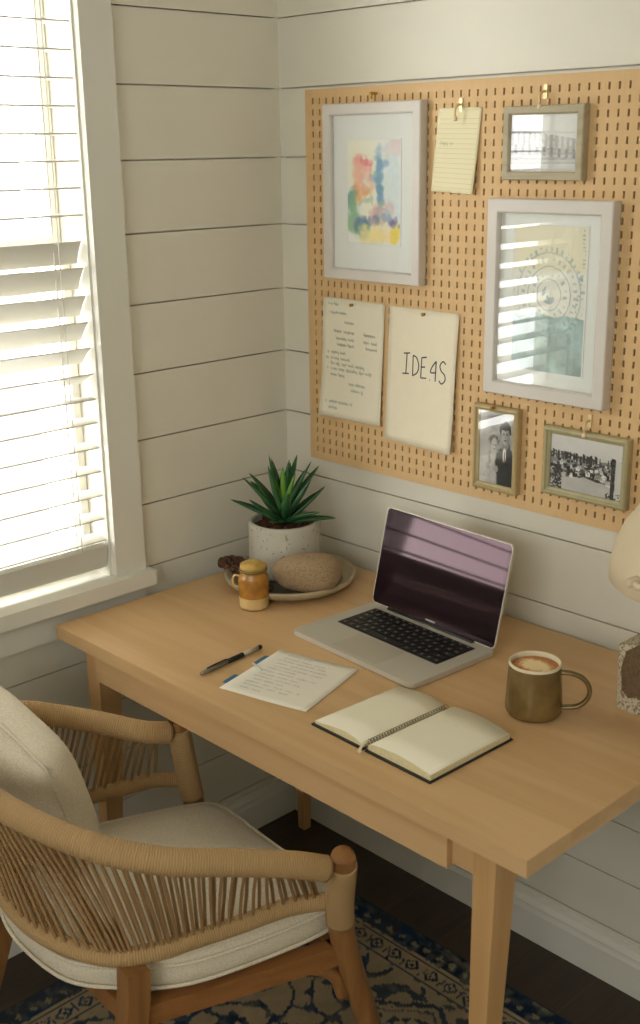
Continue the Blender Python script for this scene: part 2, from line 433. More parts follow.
for a, b, c, d in ((0, FW[0], 0, RZ), (FW[1], RX, 0, RZ), (FW[0], FW[1], 0, FW[2]), (FW[0], FW[1], FW[3], RZ)): box(bm, a, b, RY-.1, RY-T-.002, c, d)
struct('wall_front', bm, M['paint'])
bm = BM(); box(bm, -.12, RX+.12, RY-.12, .12, RZ, RZ+.1); struct('ceiling', bm, M['ceil'])
# floor: dark planks running towards the desk wall
k = N('dark_floor'); tc = k.n('ShaderNodeTexCoord')
mp = k.n('ShaderNodeMapping', {'Vector': tc.outputs['Object'], 'Rotation': (0, 0, PI/2)})
br = k.n('ShaderNodeTexBrick', {'Vector': mp.outputs[0], 'Color1': (*lin((54, 42, 30)), 1), 'Color2': (*lin((66, 52, 38)), 1), 'Mortar': (*lin((84, 72, 54)), 1),
    'Scale': 1.0, 'Mortar Size': .0014, 'Brick Width': 1.3, 'Row Height': .16}); br.offset = .37
mp2 = k.n('ShaderNodeMapping', {'Vector': tc.outputs['Object'], 'Scale': (30, 2, 2)})
nz = k.n('ShaderNodeTexNoise', {'Vector': mp2.outputs[0], 'Scale': 3, 'Detail': 5})
mx = k.n('ShaderNodeMix', {'Factor': .5, 'A': br.outputs[0], 'B': k.ramp(nz.outputs[0], [(.3, lin((40, 30, 22))), (.75, lin((74, 58, 42)))])}, data_type='RGBA')
k.l(mx.outputs[2], k.b.inputs['Base Color']); k.b.inputs['Roughness'].default_value = .4; k.bump(nz.outputs[0], .1, .001)
bm = BM(); box(bm, -.12, RX+.12, RY-.12, .12, -.1, 0); struct('floor', bm, k.m)

def baseboard(name, prof, a, b, axis, flip):
    bm = BM(); rows = []
    for t in (a, b):
        rows.append([bm.verts.new((t, flip*d, z) if axis == 'x' else (flip*d, t, z)) for d, z in prof])
    n = len(prof)
    for i in range(n):
        j = (i+1) % n; bm.faces.new((rows[0][i], rows[0][j], rows[1][j], rows[1][i]))
    bm.faces.new(rows[0]); bm.faces.new(rows[1][::-1]); return struct(name, bm, M['trim'])
BP = [(0, 0), (.016, 0), (.016, .072), (.0135, .078), (.0125, .084), (.0135, .088), (.0105, .094), (.007, .100), (.006, .106), (0, .108)]
baseboard('baseboard_back', BP, 0, RX, 'x', -1)
baseboard('baseboard_left', BP, RY, 0, 'y', 1)
o = baseboard('baseboard_right', BP, RY, 0, 'y', -1); o.location.x = RX
o = baseboard('baseboard_front', BP, 0, RX, 'x', 1); o.location.y = RY

# window 1 in the left wall
W1 = bpy.data.objects.new('window_1', None); C.objects.link(W1); W1.location = (0, (WIN_Y0+WIN_Y1)/2, WIN_Z0); W1['kind'] = 'structure'
CT = .022
bm = BM()   # casing: right board, left board, head
box(bm, 0, CT, -.5285, -.452, WIN_Z0-.005, WIN_Z1+.02)
box(bm, 0, CT, -1.355, -1.25, WIN_Z0-.005, WIN_Z1+.02); box(bm, 0, CT+.004, -1.37, -.437, WIN_Z1+.02, WIN_Z1+.14)
bevel(bm, .0025, 1); struct('window_casing', bm, M['trim'], W1)
bm = BM()   # jambs lining the opening and inner stop bead
box(bm, -.12, .004, WIN_Y1-.003, WIN_Y1+.012, WIN_Z0, WIN_Z1); box(bm, -.12, .004, WIN_Y0-.012, WIN_Y0+.006, WIN_Z0, WIN_Z1); box(bm, -.12, .004, WIN_Y0, WIN_Y1, WIN_Z1-.01, WIN_Z1+.01)
bevel(bm, .002, 1); struct('window_jamb', bm, M['trim'], W1)
bm = BM(); box(bm, -.12, .046, WIN_Y0-.105, -.440, WIN_Z0-.033, WIN_Z0); bevel(bm, .006, 3); struct('window_sill', bm, M['trim'], W1)
bm = BM(); box(bm, 0, .018, WIN_Y0-.105, -.452, .700, WIN_Z0-.033); bevel(bm, .003, 2); struct('window_apron', bm, M['trim'], W1)
def sash(x0, x1, z0, z1, nm):
    bm = BM(); st = .018
    box(bm, x0, x1, WIN_Y0+.006, WIN_Y0+.006+st, z0, z1); box(bm, x0, x1, WIN_Y1-.006-st, WIN_Y1-.006, z0, z1)
    box(bm, x0, x1, WIN_Y0+.006+st, WIN_Y1-.006-st, z0, z0+.055); box(bm, x0, x1, WIN_Y0+.006+st, WIN_Y1-.006-st, z1-.035, z1)
    bevel(bm, .003, 1); s = struct(nm, bm, M['trim'], W1)
    bm = BM(); box(bm, (x0+x1)/2-.002, (x0+x1)/2+.002, WIN_Y0+.006+st, WIN_Y1-.006-st, z0+.055, z1-.035); struct('window_pane', bm, M['wglass'], s)
sash(-.085, -.06, WIN_Z0, 1.50, 'window_sash'); sash(-.114, -.089, 1.465, WIN_Z1, 'window_sash')
# unseen window added behind the camera to let in fill light
W2 = bpy.data.objects.new('fill_window', None); C.objects.link(W2); W2.location = ((FW[0]+FW[1])/2, RY, FW[2]); W2['kind'] = 'structure'
bm = BM()
for a, b, c, d in ((FW[0]-.1, FW[0], FW[2]-.1, FW[3]+.1), (FW[1], FW[1]+.1, FW[2]-.1, FW[3]+.1), (FW[0], FW[1], FW[3], FW[3]+.1), (FW[0], FW[1], FW[2]-.1, FW[2])): box(bm, a, b, RY, RY+.02, c, d)
struct('window_casing', bm, M['trim'], W2)
bm = BM()
xs = [FW[0]+(FW[1]-FW[0])*i/3 for i in range(4)]
for x in xs: box(bm, max(FW[0], x-.03), min(FW[1], x+.03), RY-.07, RY-.03, FW[2], FW[3])
for z in (FW[2]+.025, (FW[2]+FW[3])/2, FW[3]-.025): box(bm, FW[0], FW[1], RY-.065, RY-.035, z-.025, z+.025)
struct('fill_window_frame', bm, M['trim'], W2)
bm = BM(); box(bm, FW[0], FW[1], RY-.052, RY-.048, FW[2], FW[3]); struct('window_pane', bm, M['wglass'], W2)

# outside: a neighbouring house seen faintly through the blinds
H = thing('house', 'pale grey neighbouring house seen dimly through the blind slats', 'house', (-4.5, -1.0, -4.0))
bm = BM(); box(bm, -7.5, -4.5, -5, 1.95, -4.0, 3.6)
obj('wall', bm, mat('house_siding', (140, 140, 136), .8), H)
bm = BM()
hexa(bm, [(-7.8, -5.2, 3.6), (-4.2, -5.2, 3.6), (-4.2, 2.15, 3.6), (-7.8, 2.15, 3.6), (-6.05, -5.2, 4.9), (-5.95, -5.2, 4.9), (-5.95, 2.15, 4.9), (-6.05, 2.15, 4.9)])
obj('roof', bm, mat('house_roof', (120, 116, 110), .8), H)

# ------------------------------------------------------------------ window blind
BLX = -.022
B = thing('window_blind', 'white slatted venetian blind lowered inside the left window', 'blind', (BLX, (WIN_Y0+WIN_Y1)/2, WIN_Z1-.06))
by0, by1 = WIN_Y0+.008, WIN_Y1-.007
# heights of the slats' room-side edges
zl = [2.129, 2.078, 2.027, 1.975, 1.924, 1.873, 1.822, 1.771, 1.720, 1.669, 1.618, 1.566, 1.515, 1.462, 1.406, 1.353, 1.300, 1.246, 1.193, 1.143, 1.089, 1.037, .984, .932, .884]
def tilt_of(z):
    # degrees; positive = room-side edge up
    if z > 1.54: return 1
    if z > 1.49: return 65
    if z > 1.44: return 61
    if z > 1.38: return 57
    if z > 1.33: return 52
    if z > 1.28: return 44
    if z > 1.23: return 28
    if z > 1.18: return 4
    return -3
for z in zl:
    a = math.radians(tilt_of(z)); bm = BM(); W_ = .050; n = 6; z = z-.025*math.sin(a)
    vt, vb = [], []
    for i in range(n+1):
        t = (i/n-.5)*W_; cv = .0022*(1-(2*i/n-1)**2)
        for lst, h in ((vt, cv+.0014), (vb, cv-.0014)):
            x = BLX+t*math.cos(a)-h*math.sin(a); zz = z+t*math.sin(a)+h*math.cos(a)
            lst.append((bm.verts.new((x, by0, zz)), bm.verts.new((x, by1, zz))))
    for i in range(n):
        bm.faces.new((vt[i][0], vt[i+1][0], vt[i+1][1], vt[i][1])); bm.faces.new((vb[i][1], vb[i+1][1], vb[i+1][0], vb[i][0]))
    for e in (0, 1):
        bm.faces.new([v[e] for v in vt]+[v[e] for v in vb[::-1]])
    bm.faces.new((vt[0][0], vt[0][1], vb[0][1], vb[0][0])); bm.faces.new((vt[n][0], vt[n][1], vb[n][1], vb[n][0]))
    autosm(obj('slat', bm, M['blind'], B), 40)
bm = BM(); box(bm, -.026, .026, by0, by1, -.009, .009); bevel(bm, .003, 2)
bmesh.ops.rotate(bm, verts=bm.verts[:], cent=(0,0,0), matrix=Matrix.Rotation(math.radians(-78), 3, 'Y')); bmesh.ops.translate(bm, verts=bm.verts[:], vec=(BLX+.014, 0, .848))
obj('bottom_rail', bm, M['blind'], B)
bm = BM(); box(bm, -.052, .008, by0, by1, WIN_Z1-.062, WIN_Z1-.012); bevel(bm, .003, 2); obj('head_rail', bm, M['blind'], B)
for yy in (by1-.062, by0+.062):
    bm = BM()
    for dx in (-.026, .026): tube(bm, [(BLX+dx, yy, .87), (BLX+dx, yy, WIN_Z1-.06)], .0011, 6)
    tube(bm, [(BLX, yy+.004, .87), (BLX, yy+.004, WIN_Z1-.06)], .0018, 6)
    for z in zl: tube(bm, [(BLX-.026, yy, z-.002), (BLX+.026, yy, z-.002)], .0008, 5)
    obj('ladder_cord', bm, M['cord'], B)

# ------------------------------------------------------------------ rug
def rug():
    X0, X1, Y0, Y1 = .165, 2.45, -1.95, -.178
    res = .0045
    w_, h = int((X1-X0)/res), int((Y1-Y0)/res)
    j, i = np.mgrid[0:h, 0:w_]
    x = i*res; y = j*res         # from the left edge / from the wall edge
    nz = vnoise(h, w_, 3.2, 5, 2); big = vnoise(h, w_, 40, 6, 3)
    xr = (X1-X0)-x; yr = (Y1-Y0)-y
    d = np.minimum(np.minimum(x, y), np.minimum(xr, yr))
    along = np.where((y <= x) & (y <= xr) | (yr <= x) & (yr <= xr), x, y)
    navy = np.array([.13, .20, .30]); beige = np.array([.62, .55, .43]); teal = np.array([.20, .34, .42]); rust = np.array([.50, .40, .28])
    m = np.zeros((h, w_))
    j_ = (nz-.5)*.012
    dd = d+j_*.5; al = along+j_
    # outer navy guard with small beige marks
    m[dd < .062] = 1
    q = (np.abs(((al/.036) % 1)-.5)*.036*1.2+np.abs(dd-.036)) ; m[(q < .010)] = .25
    m[(dd > .058) & (dd < .066)] = 0
    m[(dd >= .066) & (dd < .070)] = 1
    # running band of motifs
    t = (al/.052) % 1; c2 = np.abs(t-.5)*.052; e2 = np.abs(dd-.092)
    m[(dd > .074) & (dd < .112) & (np.abs(c2+e2-.016) < .0042)] = 1
    m[(dd > .074) & (dd < .112) & (c2 < .004) & (e2 < .004)] = 1
    m[(dd > .078) & (dd < .108) & (np.abs(t) < .09)] = 1
    m[(dd >= .115) & (dd < .121)] = 1
    # field: scrolling vines and medallions
    f = dd > .13
    ax, ay = x+j_, y+j_
    def dia(cx, cy, sx, sy): return np.abs(ax-cx)/sx+np.abs(ay-cy)/sy
    v1 = np.sin(ax*44+2.3*np.sin(ay*30))+np.sin(ay*52+2.1*np.sin(ax*37+1))
    v2 = np.sin(ax*70+1.5*np.sin(ay*55))*np.sin(ay*66+np.sin(ax*48))
    m[f & (np.abs(v1) < .42)] = .95
    m[f & (v2 > .62)] = .8
    for cx, cy, sx, sy in ((.62, .25, .13, .10), (.98, .25, .13, .10), (1.34, .25, .13, .10), (.28, .25, .1, .10), (.62, .62, .2, .26), (1.2, .62, .2, .26), (.3, .95, .14, .16), (.9, .95, .14, .16)):
        D = dia(cx, cy, sx, sy)
        m[f & (D < 1.12)] = 0
        m[f & (np.abs(D-1) < .075)] = 1
        m[f & (np.abs(D-.78) < .03)] = .8
        m[f & (D < .6) & ((np.abs(ax-cx)*60).astype(int) % 2 == (np.abs(ay-cy)*60).astype(int) % 2) & (nz > .4)] = 1
        m[f & (D < .17)] = 0
    m = m*np.clip(.55+(nz-.25)*1.3+(big-.4)*.6, 0, 1)      # worn pile
    base = beige*(1-.25*(big[..., None]-.5))*(1+.12*(nz[..., None]-.5))
    ink = navy*(.5+.9*big[..., None])+.18*(teal-navy)
    ink = np.where((big > .60)[..., None], ink*.6+rust*.25, ink)
    col = base*(1-m[..., None])+ink*m[..., None]
    R_ = thing('area_rug', 'worn navy and beige patterned rug on the dark floor under the chair', 'rug', (X0, Y1, 0))
    image_grid('pile', col, (X0, Y1, .0075), (X1-X0, 0, 0), (0, Y0-Y1, 0), attr_mat('rug_pile', .95, .5, .1), R_)
    bm = BM(); box(bm, X0-.003, X1+.003, Y0-.003, Y1+.003, .0002, .0068); bevel(bm, .002, 2); obj('backing', bm, mat('rug_edge', (40, 50, 66), .95), R_)
rug()

# ------------------------------------------------------------------ desk
DL, DR, DF, DB, DZ, DT = .0537, 1.2487, -.7064, -.018, .75, .028
D = thing('writing_desk', 'light oak desk with tapered legs and a front drawer, against the panelled wall', 'desk', ((DL+DR)/2, (DF+DB)/2, 0))
bm = BM(); box(bm, DL, DR, DF, DB, DZ-DT, DZ); bevel(bm, .0022, 2); autosm(obj('tabletop', bm, M['desk'], D))
def leg(x0, x1, y0, y1, dx, dy, zb=0):
    bm = BM(); f = .50; zt = DZ-DT-.0005
    w_ = x1-x0; d_ = y1-y0
    X0b, X1b = (x0, x0+w_*f) if dx < 0 else (x1-w_*f, x1)
    Y0b, Y1b = (y0, y0+d_*f) if dy < 0 else (y1-d_*f, y1)
    hexa(bm, [(X0b, Y0b, zb), (X1b, Y0b, zb), (X1b, Y1b, zb), (X0b, Y1b, zb), (x0, y0, zt), (x1, y0, zt), (x1, y1, zt), (x0, y1, zt)])
    bevel(bm, .004, 2); autosm(obj('leg', bm, M['desk_leg'], D))
LY0 = -.688
leg(1.142, 1.184, LY0, LY0+.052, -1, -1, .0078); leg(.112, .158, LY0+.012, LY0+.068, -1, -1)
leg(1.142, 1.186, -.090, -.040, 1, 1); leg(.085, .130, -.090, -.045, -1, 1)
az = .652
bm = BM(); box(bm, .155, 1.142, -.672, -.652, az+.004, DZ-DT-.0005); obj('front_apron', bm, M['desk'], D)
bm = BM(); box(bm, .160, 1.090, -.685, -.6725, az, DZ-DT-.004); bevel(bm, .0015, 2)
dr = obj('drawer', bm, M['desk'], D)
bm = BM(); box(bm, .12, 1.15, -.075, -.055, az, DZ-DT-.0005); obj('back_apron', bm, M['desk'], D)
for x in (.118, 1.155):
    bm = BM(); box(bm, x, x+.02, -.63, -.088, az, DZ-DT-.0005); obj('side_apron', bm, M['desk'], D)

# ------------------------------------------------------------------ pegboard
PBX0, PBX1, PBZ0, PBZ1, PBY = .107, 1.18, .990, 1.807, -.022
PB = thing('pegboard', 'large light wood pegboard with rows of small vertical slots on the back wall', 'pegboard', ((PBX0+PBX1)/2, 0, PBZ0))
def pegboard():
    bm = BM(); px, pz = .0205, .0226; sw, sh = .0042, .0122; th = .006
    nx = int((PBX1-PBX0-.012)/px); nz_ = int((PBZ1-PBZ0-.012)/pz)
    mx = ((PBX1-PBX0)-(nx-1)*px)/2; mz = ((PBZ1-PBZ0)-(nz_-1)*pz)/2
    xs = [PBX0]; zs = [PBZ0]
    for i in range(nx): c = PBX0+mx+i*px; xs += [c-sw/2, c+sw/2]
    for i in range(nz_): c = PBZ0+mz+i*pz; zs += [c-sh/2, c+sh/2]
    xs.append(PBX1); zs.append(PBZ1)
    V, F = [], []
    nX, nZ = len(xs), len(zs)
    for y in (PBY, PBY+th):
        for z in zs:
            for x in xs: V.append((x, y, z))
    S_ = nX*nZ
    id_ = lambda i, j, k: k*S_+j*nX+i
    for j in range(nZ-1):
        for i in range(nX-1):
            if i % 2 == 1 and j % 2 == 1:
                F += [(id_(i,j,0), id_(i,j,1), id_(i+1,j,1), id_(i+1,j,0)), (id_(i,j+1,0), id_(i+1,j+1,0), id_(i+1,j+1,1), id_(i,j+1,1)),
                      (id_(i,j,0), id_(i,j+1,0), id_(i,j+1,1), id_(i,j,1)), (id_(i+1,j,0), id_(i+1,j,1), id_(i+1,j+1,1), id_(i+1,j+1,0))]
            else:
                F += [(id_(i,j,0), id_(i+1,j,0), id_(i+1,j+1,0), id_(i,j+1,0)), (id_(i,j,1), id_(i,j+1,1), id_(i+1,j+1,1), id_(i+1,j,1))]
    for i in range(nX-1):
        F += [(id_(i,0,0), id_(i,0,1), id_(i+1,0,1), id_(i+1,0,0)), (id_(i,nZ-1,0), id_(i+1,nZ-1,0), id_(i+1,nZ-1,1), id_(i,nZ-1,1))]
    for j in range(nZ-1):
        F += [(id_(0,j,0), id_(0,j+1,0), id_(0,j+1,1), id_(0,j,1)), (id_(nX-1,j,0), id_(nX-1,j,1), id_(nX-1,j+1,1), id_(nX-1,j+1,0))]
    off = PB.location
    me = bpy.data.meshes.new('panel'); me.from_pydata([(v[0]-off.x, v[1]-off.y, v[2]-off.z) for v in V], [], F); me.materials.append(M['peg'])
    o = bpy.data.objects.new('panel', me); C.objects.link(o); o.parent = PB
    bm = BM()
    for a, b, c, d in ((PBX0+.003, PBX1-.003, PBZ0+.003, PBZ0+.008), (PBX0+.003, PBX1-.003, PBZ1-.008, PBZ1-.003), (PBX0+.003, PBX0+.008, PBZ0+.008, PBZ1-.008), (PBX1-.008, PBX1-.003, PBZ0+.008, PBZ1-.008)):
        box(bm, a, b, PBY+.0062, -.0005, c, d)
    obj('mounting_batten', bm, M['peg'], PB)
    bm = BM(); box(bm, PBX0+.009, PBX1-.009, -.0035, -.001, PBZ0+.009, PBZ1-.009)  # dark sheet added so the slots read as shaded gaps
    obj('slot_shade_sheet', bm, mat('slot_shade_brown', (60, 38, 22), .9), PB)
pegboard()
FY = PBY-.0005      # front of the pegboard

# ------------------------------------------------------------------ pictures on the pegboard
def hook(x, z, kind, label):
    """small brass peg hook: stem out of a slot, a cup, a back plate"""
    h = thing('peg_hook', label, 'hook', (x, FY, z), group='hooks in the pegboard')
    bm = BM()
    if kind == 'clip':
        tube(bm, crom([(x, FY+.002, z+.010), (x, FY-.010, z+.010), (x, FY-.017, z+.004), (x, FY-.019, z-.008), (x-.001, FY-.013, z-.014)], 6), .0022, 8)
        obj('wire', bm, M['hookcream'], h)
        bm = BM(); box(bm, x-.004, x+.004, FY-.0025, FY-.0003, z-.002, z+.022); bevel(bm, .001, 2); obj('plate', bm, M['hookcream'], h)
        bm = BM(); lathe(bm, [(0, -.001), (.0042, 0), (.0046, .004), (.003, .008), (0, .009)], 14, (x-.001, FY-.017, z-.019)); obj('tip', bm, mat('hook_cream', (232, 214, 178), .4), h)
    else:
        tube(bm, crom([(x, FY+.002, z+.004), (x, FY-.012, z+.004), (x, FY-.016, z+.001), (x, FY-.016, z-.006)], 6), .0026, 8); obj('wire', bm, M['brass'], h)
        bm = BM(); lathe(bm, [(0, -.003), (.004, -.002), (.0045, .002), (0, .004)], 14, (x, FY-.016, z+.004)); obj('tip', bm, M['brass'], h)
    return h
def pin(x, z, y, label):
    bm = BM()
    lathe(bm, [(0, -.002), (.0035, -.0015), (.0022, .0015), (.0028, .004), (.0040, .0052), (0, .006)], 14)
    bmesh.ops.rotate(bm, verts=bm.verts[:], cent=(0,0,0), matrix=Matrix.Rotation(PI/2, 3, 'X')); bmesh.ops.translate(bm, verts=bm.verts[:], vec=(x, y, z))
    o = obj('push_pin', bm, M['brass']); tag(o, label, 'pin', 'brass pins on the pegboard')
def frame(nm, label, x0, x1, z0, z1, bw, depth, m, colfn, matw=0, picrect=None, tilt=0, steps=None):
    t = thing(nm, label, 'picture', ((x0+x1)/2, FY, (z0+z1)/2), group='framed pictures on the pegboard')
    xc, zc = (x0+x1)/2, (z0+z1)/2
    yb, yf = FY-.0006, FY-depth
    bm = BM()      # mitred moulding with a stepped profile (inset, y)
    prof = steps or [(0, yb), (0, yf+.002), (.002, yf), (bw-.003, yf), (bw, yf+.003), (bw, yb)]
    rings = []
    for d, y in prof:
        rings.append([bm.verts.new(p) for p in ((x0+d, y, z0+d), (x1-d, y, z0+d), (x1-d, y, z1-d), (x0+d, y, z1-d))])
    n = len(rings)
    for a in range(n):
        b = (a+1) % n
        for kx in range(4):
            q = (kx+1) % 4; bm.faces.new((rings[a][kx], rings[a][q], rings[b][q], rings[b][kx]))
    obj('moulding', bm, m, t)
    ym = FY-depth*.45
    ix0, ix1, iz0, iz1 = x0+bw, x1-bw, z0+bw, z1-bw
    bm = BM(); box(bm, ix0+.0002, ix1-.0002, ym, FY-.001, iz0+.0002, iz1-.0002); bk = obj('mat_board' if picrect else 'backing_board', bm, M['mat'], t)
    if picrect: a, b, c, d = picrect
    else: a, b, c, d = ix0+.001, ix1-.001, iz0+.001, iz1-.001
    image_grid('print', colfn, (a, ym-.0006, d), (b-a, 0, 0), (0, 0, c-d), M['print'], t)
    if picrect:     # bevelled window edge of the mat
        bm = BM(); rr = []
        for dd, y in ((-.003, ym-.0002), (-.003, ym-.0015), (0, ym-.0008), (0, ym-.0002)):
            rr.append([bm.verts.new(p) for p in ((a+dd, y, c+dd), (b-dd, y, c+dd), (b-dd, y, d-dd), (a+dd, y, d-dd))])
        for q in range(4):
            for kx in range(4): bm.faces.new((rr[q][kx], rr[q][(kx+1) % 4], rr[(q+1) % 4][(kx+1) % 4], rr[(q+1) % 4][kx]))
        obj('mat_edge', bm, M['mat'], t)
    bm = BM(); yg = FY-depth*.72; vs = [bm.verts.new(p) for p in ((ix0-.001, yg, iz0-.001), (ix1+.001, yg, iz0-.001), (ix1+.001, yg, iz1+.001), (ix0-.001, yg, iz1+.001))]
    bm.faces.new(vs); obj('glass', bm, M['pglass'], t)
    return t

def blob(h, w_, cx, cy, rx, ry, soft=.3, nz=None, na=.35):
    j, i = np.mgrid[0:h, 0:w_]; u = i/w_; v = j/h
    d = np.sqrt(((u-cx)/rx)**2+((v-cy)/ry)**2)
    if nz is not None: d = d+(nz-.5)*na*2
    return np.clip((1-d)/soft+.5, 0, 1)
def watercolour():
    h, w_ = 190, 120; c = np.ones((h, w_, 3))*np.array([.955, .95, .915]); n0 = vnoise(h, w_, 18, 3, 5); n2 = vnoise(h, w_, 8, 8, 3); n3 = vnoise(h, w_, 26, 14, 5)
    def put(cx, cy, rx, ry, col, a=.6, soft=.6, n=n0, na=1.1):
        m = blob(h, w_, cx, cy, rx, ry, soft, n, na)[..., None]*a*(.35+1.1*n2[..., None]); m = np.clip(m, 0, 1)
        c[:] = c*(1-m)+np.array(col)*m
    put(.3, .3, .5, .45, (.97, .93, .78), .5); put(.80, .35, .25, .5, (.82, .90, .94), .6); put(.9, .07, .18, .08, (.95, .82, .82), .7)
    rs_ = random.Random(5)
    for (cx, cy, sx, sy, col, n_, r) in ((.30, .24, .14, .07, (.93, .45, .46), 9, .045), (.40, .37, .12, .07, (.95, .55, .50), 7, .04), (.24, .50, .12, .05, (.94, .62, .38), 9, .045), (.20, .32, .12, .08, (.97, .76, .62), 8, .05),
        (.60, .28, .05, .16, (.46, .64, .76), 16, .05), (.62, .52, .03, .16, (.40, .58, .70), 14, .035), (.05, .55, .05, .12, (.42, .64, .58), 9, .045), (.10, .76, .10, .12, (.56, .72, .56), 10, .06),
        (.30, .83, .10, .06, (.30, .52, .62), 16, .045), (.55, .68, .18, .05, (.90, .70, .70), 9, .05), (.55, .77, .25, .03, (.55, .50, .64), 12, .028), (.55, .90, .30, .06, (.96, .90, .58), 12, .07),
        (.90, .91, .07, .05, (.95, .84, .30), 7, .05), (.86, .78, .07, .03, (.48, .42, .58), 6, .025), (.75, .70, .06, .05, (.55, .70, .78), 6, .03), (.4, .60, .2, .04, (.62, .72, .56), 8, .03)):
        for _ in range(n_): put(cx+rs_.gauss(0, .6)*sx, cy+rs_.gauss(0, .6)*sy, r*rs_.uniform(.6, 1.5)*1.3, r*rs_.uniform(.6, 1.5), tuple(min(1, v*rs_.uniform(.94, 1.08)) for v in col), .55, .8, n3 if rs_.random() < .5 else n0)
    return .90*c+.10*np.array([.95, .95, .93])
def mandala():
    h, w_ = 230, 150; j, i = np.mgrid[0:h, 0:w_]; x = (i/w_-.5)*.17; y = (j/h-.5)*.26
    c = np.ones((h, w_, 3))*np.array([.93, .92, .87]); nz = vnoise(h, w_, 8, 11, 3); n4 = vnoise(h, w_, 22, 13, 4)
    c[j < h*.30] = (.93, .90, .79); lo = j+14*(n4-.5) > h*.60
    g = np.array([.52, .66, .66]); c[lo] = .35*c[lo]+.65*g*(.62+.75*n4[lo][:, None])
    r = np.hypot(x, y+.01)+(nz-.5)*.003; a = np.arctan2(y+.01, x)
    ink = np.array([.56, .66, .68])
    def put(m, al=.6):
        m_ = (m*al*(.4+.9*n4))[..., None]; m_ = np.clip(m_, 0, 1); c[:] = c*(1-m_)+ink*m_
    for R in (.028, .050, .074): put((np.abs(r-R) < .0012).astype(float))
    for R, n in ((.039, 18), (.062, 30), (.080, 40)): put(((np.abs(r-R) < .0045) & (np.sin(a*n) > .25) & (nz > .42)).astype(float))
    put((r < .017).astype(float)*(nz > .5), .7)
    tr = (np.abs(x-.066+.012*np.sin(y*20)) < .003) & (nz > .5) & (np.sin(y*900) > 0); put(tr.astype(float), .8)
    return c
def town(seed=4, w_=150, h=110):
    j, i = np.mgrid[0:h, 0:w_]; u = i/w_; v = j/h; rs_ = np.random.RandomState(seed)
    n1 = vnoise(h, w_, 3, seed, 2); n2 = vnoise(h, w_, 16, seed+1, 3); g = .86-.10*v+.03*n2
    hill = .30+.05*n2[0][None]-.03*np.sin(u*7); m = (v > hill) & (v < .80); g = np.where(m, .42+.25*n1, g)
    for _ in range(260):      # small blocks of houses, larger towards the front
        cv = .32+.42*rs_.rand()**1.1; cu = rs_.rand()*.90; sz = .012+.035*(cv-.3)*2; val = rs_.choice([.10, .18, .3, .55, .75, .9])
        g = np.where((np.abs(u-cu) < sz*.8) & (np.abs(v-cv-.10*(cu-.4)) < sz) & (n1 > .25), val, g)
    for _ in range(60):
        cu = rs_.rand()*.9; cv = .34+.05*rs_.rand(); g = np.where((np.abs(u-cu) < .008) & (v > cv-.05-.03*rs_.rand()) & (v < cv+.06), .2, g)
    g = np.where((v > .70+.20*np.abs(u-.45)+.05*(n2-.5)) & (u > .08) & (u < .85), .74+.10*(n2-.5), g)
    g = np.where((u < .17) & (v > .55) & (n1 > .4), .2, g); g = np.where((u > .84) & (u < .90) & (v > .26), .12+.2*(n1 > .6), g); g = np.where((u > .90) & (v > .3), .82, g); g = np.where((u > .78) & (v > .88) & (n1 > .45), .2, g)
    return np.clip(g, 0, 1)[..., None]*np.array([1.0, .985, .965])
def church():
    h, w_ = 90, 120; j, i = np.mgrid[0:h, 0:w_]; u = i/w_; v = j/h; n1 = vnoise(h, w_, 4, 21, 2); n2 = vnoise(h, w_, 20, 22, 2)
    g = .82+.05*n2; roof = v > .24+.22*(u-.1)
    g = np.where(roof, .62+.22*((i//5) % 2)*n1+.05*n2, g); g = np.where(v > .52+.12*u, .74-.18*n1*((j//4) % 2), g)
    g = np.where((np.abs((u*9) % 1-.5) < .18) & (v > .5+.12*u) & (v < .68+.1*u), .45+.2*n1, g); g = np.where((v > .86), .78, g)
    return np.clip(g, 0, 1)[..., None]*np.array([1, .99, .97])
def couple():
    h, w_ = 180, 116; n1 = vnoise(h, w_, 6, 31, 3); n2 = vnoise(h, w_, 40, 32, 3)
    j, i = np.mgrid[0:h, 0:w_]; u = i/w_; v = j/h
    g = .46+.34*n2; g = g*(1-np.clip((.30-u)*4, 0, 1))+.86*np.clip((.30-u)*4, 0, 1)*(.8+.2*n2)
    def put(cx, cy, rx, ry, val, soft=.25, na=.12, a=1):
        nonlocal g; m = blob(h, w_, cx, cy, rx, ry, soft, n1, na)*a; g = g*(1-m)+val*m
    put(.34, .50, .27, .26, .74, .5, .4); put(.22, .80, .26, .34, .80, .5, .5); put(.40, .92, .24, .22, .72, .5, .5)      # veil and dress
    put(.80, .84, .28, .40, .13, .2); put(.62, .70, .14, .20, .14, .3)                                                   # dark suit
    put(.745, .44, .075, .09, .55, .3)                                                                                    # neck
    put(.745, .225, .155, .125, .13, .2, .25); put(.745, .295, .118, .135, .72, .25); put(.83, .31, .05, .12, .50, .8, .2, .7); put(.745, .185, .125, .042, .14, .4, .3)
    put(.705, .275, .026, .009, .22, .5, 0); put(.795, .28, .026, .009, .22, .5, 0); put(.75, .315, .016, .028, .52, .8, 0, .7); put(.748, .365, .040, .010, .30, .6, 0)
    put(.43, .385, .135, .07, .40, .5, .5); put(.435, .455, .095, .105, .80, .3); put(.40, .45, .020, .007, .35, .6, 0); put(.475, .45, .020, .007, .35, .6, 0); put(.44, .505, .028, .008, .42, .6, 0); put(.51, .47, .03, .08, .6, .8, .1, .6)
    put(.735, .57, .048, .10, .90, .25, .05); put(.74, .60, .014, .085, .16, .35, 0); put(.50, .78, .07, .045, .62, .4, .3); put(.30, .66, .03, .16, .60, .9, .5, .6)
    g = g+(n1-.5)*.12
    return np.clip(g, 0, 1)[..., None]*np.array([1, .98, .95])

